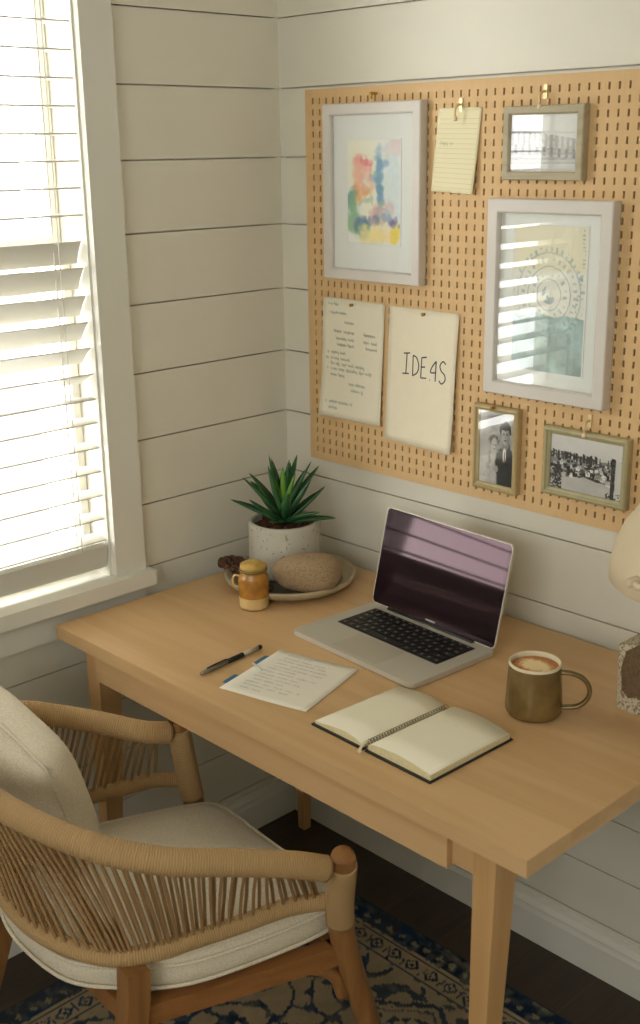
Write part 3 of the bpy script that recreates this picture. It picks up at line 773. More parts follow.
frame('picture_frame', 'tall off-white frame with a pastel floral watercolour, top left of the pegboard', .181, .458, 1.414, 1.774, .023, .022, M['frame_grey'], watercolour(), picrect=(.246, .396, 1.493, 1.701))
frame('picture_frame', 'large off-white frame holding a teal circular pattern print, reflecting the window', .631, .907, 1.221, 1.592, .026, .024, M['frame_grey'], mandala(), picrect=(.690, .850, 1.275, 1.545))
def step(x, bw, dp):
    yb, yf = FY-.0006, FY-dp
    return [(0, yb), (0, yf+.004), (.003, yf+.001), (.006, yf), (bw*.55, yf+.001), (bw*.62, yf+.004), (bw-.002, yf+.0055), (bw, yf+.007), (bw, yb)]
frame('picture_frame', 'small olive frame with a faded grey photo of rooftops, top of the pegboard', .6565, .833, 1.625, 1.755, .0155, .018, M['frame_olive'], church())
frame('picture_frame', 'small upright gold frame with a black and white wedding couple photo', .603, .714, 1.0185, 1.193, .0125, .018, M['frame_gold'], couple(), steps=step(0, .0135, .018))
frame('picture_frame', 'small landscape frame with a black and white town view, lower right of pegboard', .7755, .962, 1.0395, 1.174, .013, .018, M['frame_sage'], town(), steps=step(0, .0145, .018))
hook(.320, 1.787, 'peg', 'small brass hook above the framed floral watercolour')
hook(.738, 1.768, 'clip', 'brass clip hook holding the olive frame with the rooftops photo')
hook(.868, 1.184, 'clip', 'brass hook above the black and white town view')
pin(.656, 1.1905, FY-.0195, 'brass pin on the top edge of the gold wedding photo frame')

# ------------------------------------------------------------------ papers on the pegboard
def hung(nm, label, corners, m, curl, cat, nu=14, nv=18):
    """corners tl,tr,br,bl as (x,z). returns (object, to3d) where to3d takes fractions"""
    tl, tr, br, bl = [Vector((p[0], 0, p[1])) for p in corners]
    def f(u, v, lift=0):
        p = tl.lerp(tr, u).lerp(bl.lerp(br, u), v); p.y = FY-.0012-curl(u, v)-lift; return p
    bm = BM(); sheet(bm, 1, 1, nu, nv, f)
    o = obj(nm, bm, m); md = o.modifiers.new('t', 'SOLIDIFY'); md.thickness = .0003; md.offset = 0
    tag(o, label, cat, 'paper sheets on the pegboard'); return o, f
rng = random.Random(7)
def ink_on(o, f, lines, wd, m, sx, sz, nm='handwriting'):
    """lines in fractions of the sheet"""
    bm = BM()
    strokes(bm, [[(p[0]*sx, p[1]*sz) for p in ln] for ln in lines], lambda a, b, l: f(a/sx, b/sz, l), wd, .0005)
    return obj(nm, bm, m, o)
# lined pad sheet on its own hook
o, f = hung('note_paper', 'lined cream notepad sheet hanging tilted from a hook, top of the pegboard', [(.488, 1.758), (.594, 1.757), (.583, 1.597), (.474, 1.602)], M['paperyel'], lambda u, v: .004*v+.006*v*v*u+.003*(1-v)*0, 'paper')
ink_on(o, f, [[(.04, .13+.058*i), (.5, .13+.058*i), (.96, .13+.058*i)] for i in range(15)], .0007, M['rule'], .105, .16, 'ruled_lines')
ink_on(o, f, [[(p[0], p[1]) for p in ln] for ln in scribble(rng, .12, .42, .3, .05)], .0006, M['inkfaint'], .105, .16)
hook(.543, 1.752, 'clip', 'brass and cream clip hook holding the lined notepad sheet')
# handwritten letter
o, f = hung('note_paper', 'cream handwritten letter pinned at the left of the pegboard beside the ideas sheet', [(.163, 1.370), (.347, 1.366), (.336, 1.100), (.160, 1.103)], M['paperyel'], lambda u, v: .001+.004*v+.010*v*v*(1-u)+.012*max(0, .12-u)*8*(.3+v*.2)+.004*math.sin(v*7)*(1-u)*.4, 'paper')
M['paperyel2'] = mat('letter_cream', (236, 229, 204), .75); o.data.materials[0] = M['paperyel2']
L = []
for (x, y, l_) in ((.08, .05, .16), (.10, .12, .28), (.36, .19, .16), (.18, .27, .35), (.22, .33, .32), (.24, .38, .28), (.68, .27, .2), (.68, .33, .26), (.72, .38, .2), (.08, .45, .3), (.06, .50, .42), (.1, .545, .6), (.08, .59, .75), (.12, .64, .25), (.45, .70, .3), (.5, .75, .2), (.08, .87, .45), (.1, .92, .2)):
    L += scribble(rng, x, y, l_, .030, .5)
ink_on(o, f, L, .0008, M['inkb'], .18, .265)
pin(.250, 1.358, FY-.004, 'brass pin holding the handwritten letter')
# IDEAS sheet
o, f = hung('note_paper', 'cream paper sheet with the word IDEAS written large in black', [(.361, 1.366), (.551, 1.364), (.541, 1.072), (.350, 1.076)], M['paper'], lambda u, v: .001+.003*v+.009*v*v*u+.002*math.sin(v*5)*u, 'paper')
def letters(s, x0, z0, sx, sy):
    G_ = {'I': [[(0, 0), (.8, -.06)], [(.42, 0), (.36, .98)], [(-.1, 1.0), (.75, .95)]],
          'D': [[(.1, 0), (.12, 1)], [(.1, 0), (.55, .1), (.85, .45), (.7, .8), (.12, 1)]],
          'E': [[(.08, .02), (.05, 1)], [(.05, .02), (.7, -.04)], [(.05, .48), (.55, .44)], [(.05, 1), (.75, .97)]],
          'A': [[(.05, 1.0), (.12, .98)], [(.78, .05), (.3, .35), (.15, .62), (.75, .60)], [(.78, .05), (.76, 1.02)]],
          'S': [[(.85, .1), (.5, -.02), (.15, .2), (.35, .45), (.75, .6), (.85, .85), (.45, 1.05), (.1, .92)]]}
    out = []; x = x0
    for i, ch in enumerate(s):
        for st in G_[ch]:
            pts = [(x+p[0]*sx, z0+i*.004+p[1]*sy, 0) for p in st]
            if len(pts) > 2: pts = [tuple(q) for q in crom(pts, 5)]
            out.append([(q[0], q[1]) for q in pts])
        x += sx*1.12
    return out
ink_on(o, f, letters('IDEAS', .245, .330, .116, .150), .0028, M['ink'], .188, .29, 'lettering')
pin(.458, 1.356, FY-.004, 'dark brass pin holding the sheet with the word IDEAS')

# ------------------------------------------------------------------ dish, pot, plant, stone, pod, jar
DC = Vector((.222, -.200, DZ))
t = thing('stoneware_dish', 'round shallow grey-beige stoneware dish under the potted plant and the stone', 'dish', DC)
bm = BM()
lathe(bm, [(0, .0005), (.105, .0005), (.118, .002), (.136, .010), (.146, .019), (.149, .026), (.146, .0295), (.140, .028), (.132, .020), (.118, .012), (.10, .0095), (0, .009)], 72, DC)
for fc in bm.faces:
    if all((v.co-DC).to_2d().length < .125 and v.co.z > DZ+.005 for v in fc.verts): fc.material_index = 1
obj('bowl', bm, [M['dish'], M['dishin']], t)
PC = Vector((.178, -.176, DZ+.0105))
t = thing('potted_agave', 'spiky green agave in a pale grey concrete pot on the round dish', 'plant', PC)
bm = BM()
lathe(bm, [(0, 0), (.068, 0), (.075, .003), (.0795, .010), (.0815, .04), (.0815, .118), (.080, .123), (.0765, .1255), (.072, .1250), (.0695, .120), (.069, .108), (0, .108)], 64, PC)
obj('pot', bm, M['pot'], t)
bm = BM(); g = 26; rs = random.Random(2)
lathe(bm, [(.0688, .110), (.05, .113), (.03, .115), (0, .116)], 32, PC)
for _ in range(170):
    a = rs.uniform(0, 6.28); r = .066*math.sqrt(rs.random()); s = rs.uniform(.003, .0065)
    q = bmesh.ops.create_icosphere(bm, subdivisions=1, radius=s); bmesh.ops.translate(bm, verts=q['verts'], vec=PC+Vector((r*math.cos(a), r*math.sin(a), .115+.002*rs.random())))
obj('soil', bm, M['soil'], t)
def leafmesh(base, az, el, ln, wd, bend, m, fold=.35):
    bm = BM(); n = 12; d0 = Vector((math.cos(az), math.sin(az), 0)); side = Vector((-math.sin(az), math.cos(az), 0))
    p = Vector(base); e = el; rows = []
    for i in range(n+1):
        s = i/n; wv = wd*(.62+.9*s-1.25*s*s)*(1-s**4)*1.0 if s < 1 else 0
        wv = wd*max(0, (.55+1.55*s)*(1-s)**.85) if s > .0 else wd*.55
        dirv = d0*math.cos(e)+Vector((0,0,1))*math.sin(e); nrm = -d0*math.sin(e)+Vector((0,0,1))*math.cos(e)
        th = .0035*(1-s)+.0008
        if i == n: rows.append([bm.verts.new(p)])
        else: rows.append([bm.verts.new(p-side*wv/2+nrm*wv*fold*.5), bm.verts.new(p-side*wv*.25+nrm*wv*fold*.12), bm.verts.new(p), bm.verts.new(p+side*wv*.25+nrm*wv*fold*.12), bm.verts.new(p+side*wv/2+nrm*wv*fold*.5), bm.verts.new(p+side*wv*.22-nrm*th), bm.verts.new(p-nrm*(th*1.4)), bm.verts.new(p-side*wv*.22-nrm*th)])
        p = p+dirv*(ln/n); e -= bend/n
    for a, b in zip(rows, rows[1:]):
        for kx in range(8):
            q = (kx+1) % 8
            f = bm.faces.new((a[kx], a[q], b[q], b[kx])) if len(b) > 1 else bm.faces.new((a[kx], a[q], b[0])); f.smooth = True
    bm.faces.new(rows[0]); return bm
top = PC+Vector((0, 0, .114)); rs = random.Random(11); ga = 2.39996
for i in range(27):
    q = i/26; az_ = i*ga+.5; el_ = math.radians(14+64*q**.8+rs.uniform(-5, 5)); ln = .112+.030*q+rs.uniform(-.010, .010)
    if q > .45 and math.cos(az_+.74) > .72: continue
    b0 = top+Vector((math.cos(az_), math.sin(az_), 0))*.012*(1-q)+Vector((0,0,.004+.018*q))
    obj('leaf', leafmesh(b0, az_, el_, ln, .033-.004*q, math.radians(rs.uniform(-14, 10)), M['leaf'], .5), M['leaf'], t)
for i, az_ in enumerate((-.74, -1.7, .25, 2.4, 4.0)):
    obj('inner_leaf', leafmesh(top+Vector((0,0,.016)), az_, math.radians(74 if i else 80), .128-.007*i, .024, .05, None, .6), M['leafi'], t)['label'] = 'light green young leaf'
# stone
SC = Vector((.306, -.228, DZ+.0545))
bm = BM(); bmesh.ops.create_icosphere(bm, subdivisions=4, radius=1)
rs = random.Random(5)
for v in bm.verts:
    c = v.co.copy()
    c = Vector([math.copysign(abs(t_)**.82, t_) for t_ in c])*.97
    wob = 1+.035*math.sin(3*c.x+1)+.03*math.sin(4*c.y+2*c.z)+.02*math.sin(7*c.x*c.z+3)
    v.co = Vector((c.x*.080*wob, c.y*.050*wob*(1+.12*c.x), c.z*.0405*wob*(1+.08*c.x)))
bmesh.ops.rotate(bm, verts=bm.verts[:], cent=(0,0,0), matrix=Matrix.Rotation(math.radians(44), 3, 'Z'))
bmesh.ops.translate(bm, verts=bm.verts[:], vec=SC)
tag(obj('river_stone', bm, M['stone'], smooth=True), 'large smooth brown oval stone resting on the dish beside the plant pot', 'stone')
# dried pod / bark cluster at the left rim of the dish
t = thing('dried_cone', 'dark brown dried cone lying on the left of the dish beside the jar', 'cone', (.105, -.275, DZ+.025))
bm = BM(); q0 = Vector((.122, -.268, DZ+.036))
for i in range(46):
    a = i*2.4; s = i/45; rr = .019*math.sin(PI*(.15+.8*s)); c = q0+Vector((-.040+.075*s, -.008+.012*s, 0))+Vector((0, math.cos(a)*rr, math.sin(a)*rr*.75))
    q = bmesh.ops.create_icosphere(bm, subdivisions=1, radius=.0085)
    bmesh.ops.scale(bm, verts=q['verts'], vec=(1.2, .9, .55)); bmesh.ops.rotate(bm, verts=q['verts'], cent=(0,0,0), matrix=Matrix.Rotation(a, 3, 'X'))
    bmesh.ops.translate(bm, verts=q['verts'], vec=c)
obj('scales', bm, M['pod'], t)
bm = BM(); tube(bm, crom([q0+Vector((-.05, -.01, -.004)), q0, q0+Vector((.04, .006, 0))], 6), .013, 10); obj('core', bm, M['pod'], t)
# small dark pebble in the dish
bm = BM(); bmesh.ops.create_icosphere(bm, subdivisions=3, radius=1); bmesh.ops.scale(bm, verts=bm.verts[:], vec=(.022, .013, .008)); bmesh.ops.translate(bm, verts=bm.verts[:], vec=(.236, -.288, DZ+.0190))
tag(obj('pebble', bm, mat('dark_pebble', (70, 66, 54), .5), smooth=True), 'small flat dark pebble in the dish in front of the pot', 'pebble')
# amber jar
JC = Vector((.272, -.352, DZ))
t = thing('amber_jar', 'small amber glazed jar with lid and side handle, on the desk before the dish', 'jar', JC)
bm = BM(); lathe(bm, [(0, .0004), (.026, .0004), (.0305, .003), (.0318, .008), (.0318, .026), (.0315, .030)], 40, JC); obj('base', bm, M['pale'], t)
bm = BM(); lathe(bm, [(.0316, .026), (.0322, .034), (.0322, .066), (.031, .072), (.0272, .078), (.0268, .083), (0, .083)], 40, JC); obj('body', bm, M['amber'], t)
bm = BM(); lathe(bm, [(.0275, .083), (.0300, .0835), (.0305, .086), (.0300, .0885), (.0275, .089)], 40, JC); obj('band', bm, M['rope_band'], t)
bm = BM(); lathe(bm, [(.0268, .088), (.0285, .092), (.027, .098), (.019, .102), (.010, .1035), (0, .103)], 40, JC)
obj('lid', bm, M['amberlid'], t)
bm = BM(); dv = Vector((-.76, -.65, 0))
tube(bm, crom([JC+dv*.031+Vector((0,0,.070)), JC+dv*.040+Vector((0,0,.071)), JC+dv*.045+Vector((0,0,.060)), JC+dv*.041+Vector((0,0,.048)), JC+dv*.031+Vector((0,0,.046))], 6), .0026, 8); obj('handle', bm, M['pale'], t)

# ------------------------------------------------------------------ laptop
LR = math.radians(-3.6)
t = thing('laptop', 'open silver laptop with a dark reflective screen standing on the desk', 'laptop', (.6195, -.2975, DZ), LR)
LW, LD, LH = .344, .224, .0115
def rbox(bm, x0, x1, y0, y1, z0, z1, r, seg=6, mi=0):
    """slab with rounded vertical corners"""
    pts = []
    for cx, cy, a0 in ((x1-r, y1-r, 0), (x0+r, y1-r, PI/2), (x0+r, y0+r, PI), (x1-r, y0+r, 1.5*PI)):
        for i in range(seg+1):
            a = a0+PI/2*i/seg; pts.append((cx+r*math.cos(a), cy+r*math.sin(a)))
    b = [bm.verts.new((p[0], p[1], z0)) for p in pts]; tp = [bm.verts.new((p[0], p[1], z1)) for p in pts]; n = len(pts)
    bm.faces.new(b[::-1]).material_index = mi; bm.faces.new(tp).material_index = mi
    for i in range(n):
        f = bm.faces.new((b[i], b[(i+1) % n], tp[(i+1) % n], tp[i])); f.material_index = mi
bm = BM(); rbox(bm, -LW/2, LW/2, -LD/2, LD/2, .0015, LH, .011); bevel(bm, .0015, 2, 50); base = autosm(obj('base', bm, M['metal'], t, True))
bm = BM()
for sx in (-1, 1):
    for sy in (-1, 1): lathe(bm, [(0, 0), (.007, 0), (.007, .002), (0, .002)], 16, (sx*.14, sy*.09, 0))
obj('feet', bm, M['keys'], t, True)
KX0, KX1, KY0, KY1 = -.139, .139, -.016, .088
bm = BM(); rbox(bm, KX0-.002, KX1+.002, KY0-.002, KY1+.002, LH-.001, LH+.0004, .003); kb = obj('keyboard', bm, M['keys'], t, True)
me = {}
def key(x0, x1, y0, y1):
    w_, h_ = round(x1-x0, 5), round(y1-y0, 5)
    if (w_, h_) not in me:
        bm = BM(); rbox(bm, -w_/2, w_/2, -h_/2, h_/2, 0, .0013, .0016, 3)
        m_ = bpy.data.meshes.new('key'); bmesh.ops.recalc_face_normals(bm, faces=bm.faces[:]); bm.to_mesh(m_); bm.free(); m_.materials.append(M['keytop']); me[(w_, h_)] = m_
    o = bpy.data.objects.new('key', me[(w_, h_)]); C.objects.link(o); o.parent = kb; o.location = ((x0+x1)/2, (y0+y1)/2, LH+.0004)
# keycaps with a pale legend mark
k = N('keycap'); tc = k.n('ShaderNodeTexCoord')
sp = k.n('ShaderNodeVectorMath', {0: tc.outputs['Object']}, operation='LENGTH')
lt = k.n('ShaderNodeMath', {0: sp.outputs['Value'], 1: .0030}, operation='LESS_THAN')
nz = k.n('ShaderNodeTexNoise', {'Vector': tc.outputs['Object'], 'Scale': 900}); g2 = k.n('ShaderNodeMath', {0: nz.outputs[0], 1: .5}, operation='GREATER_THAN')
mm = k.n('ShaderNodeMath', {0: lt.outputs[0], 1: g2.outputs[0]}, operation='MULTIPLY')
mx = k.n('ShaderNodeMix', {'Factor': mm.outputs[0], 'A': (.012, .011, .012, 1), 'B': (.45, .43, .40, 1)}, data_type='RGBA'); k.l(mx.outputs[2], k.b.inputs['Base Color']); k.b.inputs['Roughness'].default_value = .4
M['keytop'] = k.m
rows = [(14, .0090), (14, .0165), (14, .0165), (13, .0165), (12, .0165), (10, .0165)]
tot = sum(r[1] for r in rows); yy = KY1-.0008; scl = (KY1-KY0-.0016)/tot; gp = .0022
pat = [[1]*14, [1]*13+[1.5], [1.5]+[1]*13, [1.8]+[1]*11+[1.8], [2.3]+[1]*10+[2.3], [1, 1, 1, 1.25, 5, 1.25, 1, 1, 1, 1]]
for (n, hh), pw in zip(rows, pat):
    H_ = hh*scl; u = (KX1-KX0-.001)/sum(pw); xx = KX0+.0005
    for w_ in pw: key(xx+gp/2, xx+u*w_-gp/2, yy-H_+gp/2, yy-gp/2); xx += u*w_
    yy -= H_
bm = BM(); rbox(bm, -.063, .063, -.1015, -.024, LH-.0006, LH+.00025, .004); obj('trackpad', bm, mat('trackpad_metal', (196, 189, 172), .42, .35), t, True)
# lid: pivot at the back edge
TL = math.radians(13.2)      # leaning back
lid_len = .207
pv = Vector((0, LD/2-.004, LH+.002))
def lidT(bm): bmesh.ops.rotate(bm, verts=bm.verts[:], cent=(0,0,0), matrix=Matrix.Rotation(PI/2-TL, 3, 'X')); bmesh.ops.translate(bm, verts=bm.verts[:], vec=pv)
# built flat: x across, y = up the lid, z = front face is +z after rotation to -y
bm = BM(); rbox(bm, -LW/2, LW/2, 0, lid_len, -.0048, 0, .010); bevel(bm, .0012, 2, 50); lidT(bm); lid = autosm(obj('lid', bm, M['metal'], t, True))
bm = BM(); rbox(bm, -LW/2+.002, LW/2-.002, .002, lid_len-.002, 0, .0006, .009); lidT(bm); obj('bezel', bm, M['screen'], lid, True)
bm = BM(); rbox(bm, -LW/2+.006, LW/2-.006, .014, lid_len-.006, .0006, .0010, .005); lidT(bm); obj('display', bm, M['screen'], lid, True)
bm = BM()
for i in range(7): box(bm, -.013+i*.0038, -.013+i*.0038+.0026, .0055, .0088, .0006, .0009)
lidT(bm); obj('maker_mark', bm, mat('mark_grey', (190, 186, 180), .4), lid, True)
bm = BM(); tube(bm, [(-.12, 0, 0), (.12, 0, 0)], .0045, 12); bmesh.ops.translate(bm, verts=bm.verts[:], vec=(0, LD/2-.005, LH+.0005)); obj('hinge', bm, mat('hinge_dark', (60, 56, 54), .4, .6), t, True)

# ------------------------------------------------------------------ mug
MC = Vector((.990, -.338, DZ))
t = thing('coffee_mug', 'olive-gold glazed mug of milky coffee with a cream rim on the right of the desk', 'mug', MC)
bm = BM()
lathe(bm, [(0, .0006), (.036, .0006), (.044, .002), (.0485, .008), (.0492, .016), (.0475, .045), (.0455, .078), (.0448, .092)], 56, MC); obj('body', bm, M['mugglaze'], t)
bm = BM(); lathe(bm, [(.0449, .0918), (.0446, .0955), (.0432, .0970), (.0415, .0960), (.0408, .092), (.0408, .060), (0, .060)], 56, MC); obj('rim', bm, M['mugrim'], t)
bm = BM(); lathe(bm, [(.0406, 0), (.02, .0006), (0, .0008)], 48); o = obj('coffee', bm, M['latte'], t, True); o.location = (0, 0, .0880)
bm = BM(); hd = Vector((.80, .50, 0)).normalized(); hz = lambda r, z: MC+hd*r+Vector((0,0,z))
tube(bm, crom([hz(.042, .080), hz(.060, .080), hz(.080, .073), hz(.092, .056), hz(.090, .036), hz(.074, .020), hz(.046, .015)], 8), .0042, 12, sx=1.0, sy=1.5); obj('handle', bm, M['mugglaze'], t)

# ------------------------------------------------------------------ notebook
NB = [Vector(p) for p in ((.753, -.636, 0), (1.018, -.643, 0), (1.023, -.446, 0), (.765, -.432, 0))]
t = thing('open_notebook', 'open spiral notebook with blank cream pages and a black cover on the desk', 'notebook', (.885, -.54, DZ))
def nbp(u, v, z): p = NB[0].lerp(NB[1], u).lerp(NB[3].lerp(NB[2], u), v); p.z = DZ+z; return p
bm = BM()
for a, b in ((-.012, .455), (.475, 1.012)):
    hexa(bm, [nbp(a, -.015, .0004), nbp(b, -.015, .0004), nbp(b, 1.015, .0004), nbp(a, 1.015, .0004), nbp(a, -.015, .003), nbp(b, -.015, .003), nbp(b, 1.015, .003), nbp(a, 1.015, .003)])
bevel(bm, .0008, 1); obj('cover', bm, M['black'], t)
def block(u0_, u1_, hf, nm, lab=None):
    bm = BM(); n = 16; m_ = 4; g = []
    for j in range(m_+1):
        v = .01+.98*j/m_; g.append([(bm.verts.new(nbp(u0_+(u1_-u0_)*i/n, v, .0032)), bm.verts.new(nbp(u0_+(u1_-u0_)*i/n, v, .0034+hf(i/n)*(1+.10*math.sin(v*3))))) for i in range(n+1)])
    for j in range(m_):
        for i in range(n):
            f = bm.faces.new((g[j][i][1], g[j][i+1][1], g[j+1][i+1][1], g[j+1][i][1])); f.smooth = True
            bm.faces.new((g[j][i][0], g[j+1][i][0], g[j+1][i+1][0], g[j][i+1][0])).material_index = 1
    for j in (0, m_):
        for i in range(n): bm.faces.new((g[j][i][0], g[j][i+1][0], g[j][i+1][1], g[j][i][1])).material_index = 1
    for i in (0, n):
        for j in range(m_): bm.faces.new((g[j][i][0], g[j+1][i][0], g[j+1][i][1], g[j][i][1])).material_index = 1
    return obj(nm, bm, [M['pages'], M['pageedge']], t)
h1 = lambda s: .0040+.0080*math.sin(PI*min(1, s*1.02)**1.5)**.9 if s < .98 else .002
h2 = lambda s: .0055+.0110*(math.sin(PI*min(1, .12+s*.80))**.8)*(1 if s > .02 else .4)
block(.0, .445, h1, 'page_block'); block(.485, 1.0, h2, 'page_block')
bm = BM(); rs = random.Random(3); L = []
for i, (a, l_) in enumerate(((.60, .22), (.58, .26), (.60, .2), (.62, .14))): L += scribble(rs, a, .86-.055*i, l_, .03, .2)
strokes(bm, L, lambda a, b, l: nbp(a, b, .0034+h2((a-.485)/.515)*1.1+.0006), .0006); obj('handwriting', bm, M['inkfaint'], t)
bm = BM()      # wire coils
for i in range(30):
    v = .03+.94*i/29; c = nbp(.465, v, .0095); pts = []
    for kx in range(15):
        a = PI*1.9*kx/14-.4; pts.append(nbp(.465+.024*math.cos(a), v+.006*(kx/14-.5), .0095+.0062*math.sin(a)))
    tube(bm, pts, .0007, 5)
obj('wire_binding', bm, mat('wire_bronze', (150, 136, 104), .35, .7), t)
bm = BM(); tube(bm, crom([nbp(.465, .03, .015), nbp(.462, -.01, .013), nbp(.455, -.035, .006), nbp(.452, -.05, .0015), nbp(.475, -.052, .0012)], 6), .0022, 8, sx=.6, sy=1.6); obj('elastic_loop', bm, mat('cream_cord', (212, 200, 166), .7), t)

# ------------------------------------------------------------------ letter sheet on the desk with blue tabs, pen
PP = [Vector(p) for p in ((.526, -.658, DZ), (.711, -.615, DZ), (.655, -.425, DZ), (.480, -.466, DZ))]
def pf(u, v, lift=0):
    p = PP[0].lerp(PP[1], u).lerp(PP[3].lerp(PP[2], u), v); p.z = DZ+.0006+.0022*max(0, u-.85)**2*20+.0016*max(0, .2-v)*max(0, u-.6)*8+lift; return p
bm = BM(); sheet(bm, 1, 1, 12, 12, pf); o = obj('letter_sheet', bm, M['paper2']); md = o.modifiers.new('t', 'SOLIDIFY'); md.thickness = .0003; md.offset = 0
tag(o, 'white sheet covered in handwriting lying on the desk beside the pen', 'paper')
rs = random.Random(19); bm = BM(); L = []
for i in range(13):
    y = .92-.066*i+.01*rs.random(); L += scribble(rs, .12+.06*rs.random(), y, (.66 if i not in (0, 5, 9, 12) else .38)-.16*rs.random(), .036, .4)
strokes(bm, [[(p[0]*.19, p[1]*.2) for p in ln] for ln in L], lambda a, b, l: pf(a/.19, b/.2, l), .0006, .0004); obj('handwriting', bm, M['inkl'], o)
for (v, lab) in ((.12, 'blue tab sticking out at the near left corner of the handwritten sheet'), (.62, 'blue tab sticking out from the left edge of the handwritten sheet near the pen')):
    bm = BM(); P1 = pf(-.055, v); P2 = pf(.004, v-.01); P3 = pf(.004, v+.20); P4 = pf(-.055, v+.19)
    lo = [Vector((p.x, p.y, DZ+.0001)) for p in (P1, P2, P3, P4)]; hexa(bm, lo+[p+Vector((0,0,.0003)) for p in lo])
    tag(obj('index_tab', bm, M['blue']), lab, 'tab', 'blue tabs on the handwritten sheet')
bm = BM(); tube(bm, [pf(-.03, .58, .0022), pf(.14, .50, .0022)], .0018, 8); tag(obj('plastic_clip', bm, M['clear'], smooth=True), 'small pale plastic clip on the left edge of the handwritten sheet', 'clip')
pa, pb = Vector((.463, -.650, DZ+.0052)), Vector((.449, -.487, DZ+.0052)); dp = pb-pa
t = thing('ballpoint_pen', 'grey pen with a black grip lying on the desk left of the handwritten sheet', 'pen', (pa+pb)/2)
P_ = lambda s, z=0: pa+dp*s+Vector((0,0,z))
bm = BM(); tube(bm, [P_(0), P_(.06), P_(.42)], [.0028, .0046, .0048], 16); obj('cap', bm, M['silver'], t, smooth=True)
bm = BM(); tube(bm, [P_(.42), P_(.68)], .0050, 16); obj('grip', bm, M['grip'], t, smooth=True)
bm = BM(); tube(bm, [P_(.68), P_(.93)], .0046, 16); obj('barrel', bm, mat('pen_pale', (186, 180, 160), .35, .4), t, smooth=True)
bm = BM(); tube(bm, [P_(.93), P_(.985), P_(1.0)], [.0044, .0044, .002], 16); obj('end_cap', bm, M['grip'], t, smooth=True)
bm = BM(); tube(bm, crom([P_(.40, .004), P_(.40, .0062), P_(.2, .0062), P_(.10, .0052)], 4), .0011, 6, sy=1.5); obj('pocket_clip', bm, M['grip'], t, smooth=True)

# ------------------------------------------------------------------ lamp at the right edge
LC = Vector((1.205, -.180, DZ))
t = thing('table_lamp', 'desk lamp with cream dome shade on a speckled stone base, right end of desk', 'lamp', LC)
def lampbase():
    # upright block with rounded near-left edge; a brown felt panel is set into its front face
    bm = BM(); x0, x1, y0, y1 = LC.x-.134, LC.x+.085, LC.y-.045, LC.y+.060
    rbox(bm, x0, x1, y0, y1, DZ+.0006, DZ+.160, .022, 8)
    for v in bm.verts:
        if v.co.z > DZ+.1: v.co.z -= .045*max(0, (LC.x-.044-v.co.x))/.085
        if v.co.z < DZ+.02: v.co = Vector((LC.x+(v.co.x-LC.x)*.985, LC.y+(v.co.y-LC.y)*.97, v.co.z))
    bevel(bm, .008, 3, 50); return bm
autosm(obj('base', lampbase(), M['terrazzo'], t), 50)
bm = BM(); yq = LC.y-.0475
pts = [(-.088, .040), (-.075, .028), (-.060, .034), (-.03, .026), (.06, .028), (.06, .150), (-.02, .150), (-.060, .132), (-.084, .112), (-.092, .08)]
pts = [(p[0]-.024, p[1]) for p in pts]
a = [bm.verts.new((LC.x+p[0], yq, DZ+p[1])) for p in pts]; b = [bm.verts.new((LC.x+p[0], yq+.006, DZ+p[1])) for p in pts]
bm.faces.new(a); bm.faces.new(b[::-1])
for i in range(len(pts)): bm.faces.new((a[i], a[(i+1) % len(pts)], b[(i+1) % len(pts)], b[i]))
bevel(bm, .0015, 2); obj('felt_panel', bm, M['felt'], t)
bm = BM(); tube(bm, [(LC.x+.02, LC.y+.01, DZ+.155), (LC.x+.02, LC.y+.01, DZ+.250)], .011, 20); obj('stem', bm, M['socket'], t, smooth=True)
SH = Vector((LC.x-.006, LC.y+.005, DZ+.248))
bm = BM()
pr_ = [(.148, 0), (.1515, .003), (.151, .030), (.145, .062), (.132, .095), (.110, .125), (.078, .148), (.040, .160), (0, .164), (0, .158), (.038, .154), (.074, .142), (.104, .120), (.126, .092), (.139, .061), (.1455, .030), (.146, .003), (.148, 0)]
lathe(bm, pr_, 72, SH); obj('lamp_shade', bm, M['shade'], t)
bm = BM()
kd = Vector((-.25, -.968, 0)); kc = SH+kd*.149+Vector((0,0,.034))
tube(bm, [kc-kd*.004, kc+kd*.006, kc+kd*.018, kc+kd*.022], [.0085, .0085, .0075, .005], 24); obj('knob', bm, M['shade'], t, smooth=True)
bm = BM(); tube(bm, [kc+kd*.010+Vector((0,0,0)), kc+kd*.016+Vector((.018, -.004, -.002)), kc+kd*.008+Vector((.036, .000, -.004))], [.006, .0055, .004], 14); obj('switch_arm', bm, M['shade'], t, smooth=True)
bm = BM(); tube(bm, [(LC.x+.02, LC.y+.01, DZ+.226), (LC.x+.02, LC.y+.01, DZ+.275)], .020, 20); obj('socket', bm, M['socket'], t, smooth=True)

# ------------------------------------------------------------------ armchair
A = thing('rope_armchair', 'wooden armchair wrapped in tan rope with a cream seat cushion, at the desk', 'chair', (.60, -.86, 0))
FRt, FLt = Vector((.919, -.734, .602)), Vector((.398, -.660, .622))
U = [(.909, -.764, .604), (.893, -.820, .630), (.861, -.896, .655), (.808, -.996, .680), (.733, -1.069, .703), (.626, -1.115, .722), (.53, -1.130, .732), (.42, -1.118, .733), (.31, -1.065, .722), (.245, -.985, .706), (.240, -.905, .690), (.286, -.835, .670), (.333, -.785, .655), (.383, -.735, .638), (.397, -.684, .622)]
Lr = [(.880, -.706, .500), (.852, -.735, .498), (.827, -.780, .497), (.806, -.857, .496), (.784, -.931, .496), (.762, -1.000, .496), (.722, -1.056, .497), (.637, -1.093, .50), (.549, -1.100, .50), (.44, -1.080, .50), (.35, -1.020, .50), (.300, -.94, .50), (.300, -.85, .50), (.325, -.76, .50), (.345, -.69, .50), (.385, -.645, .500)]
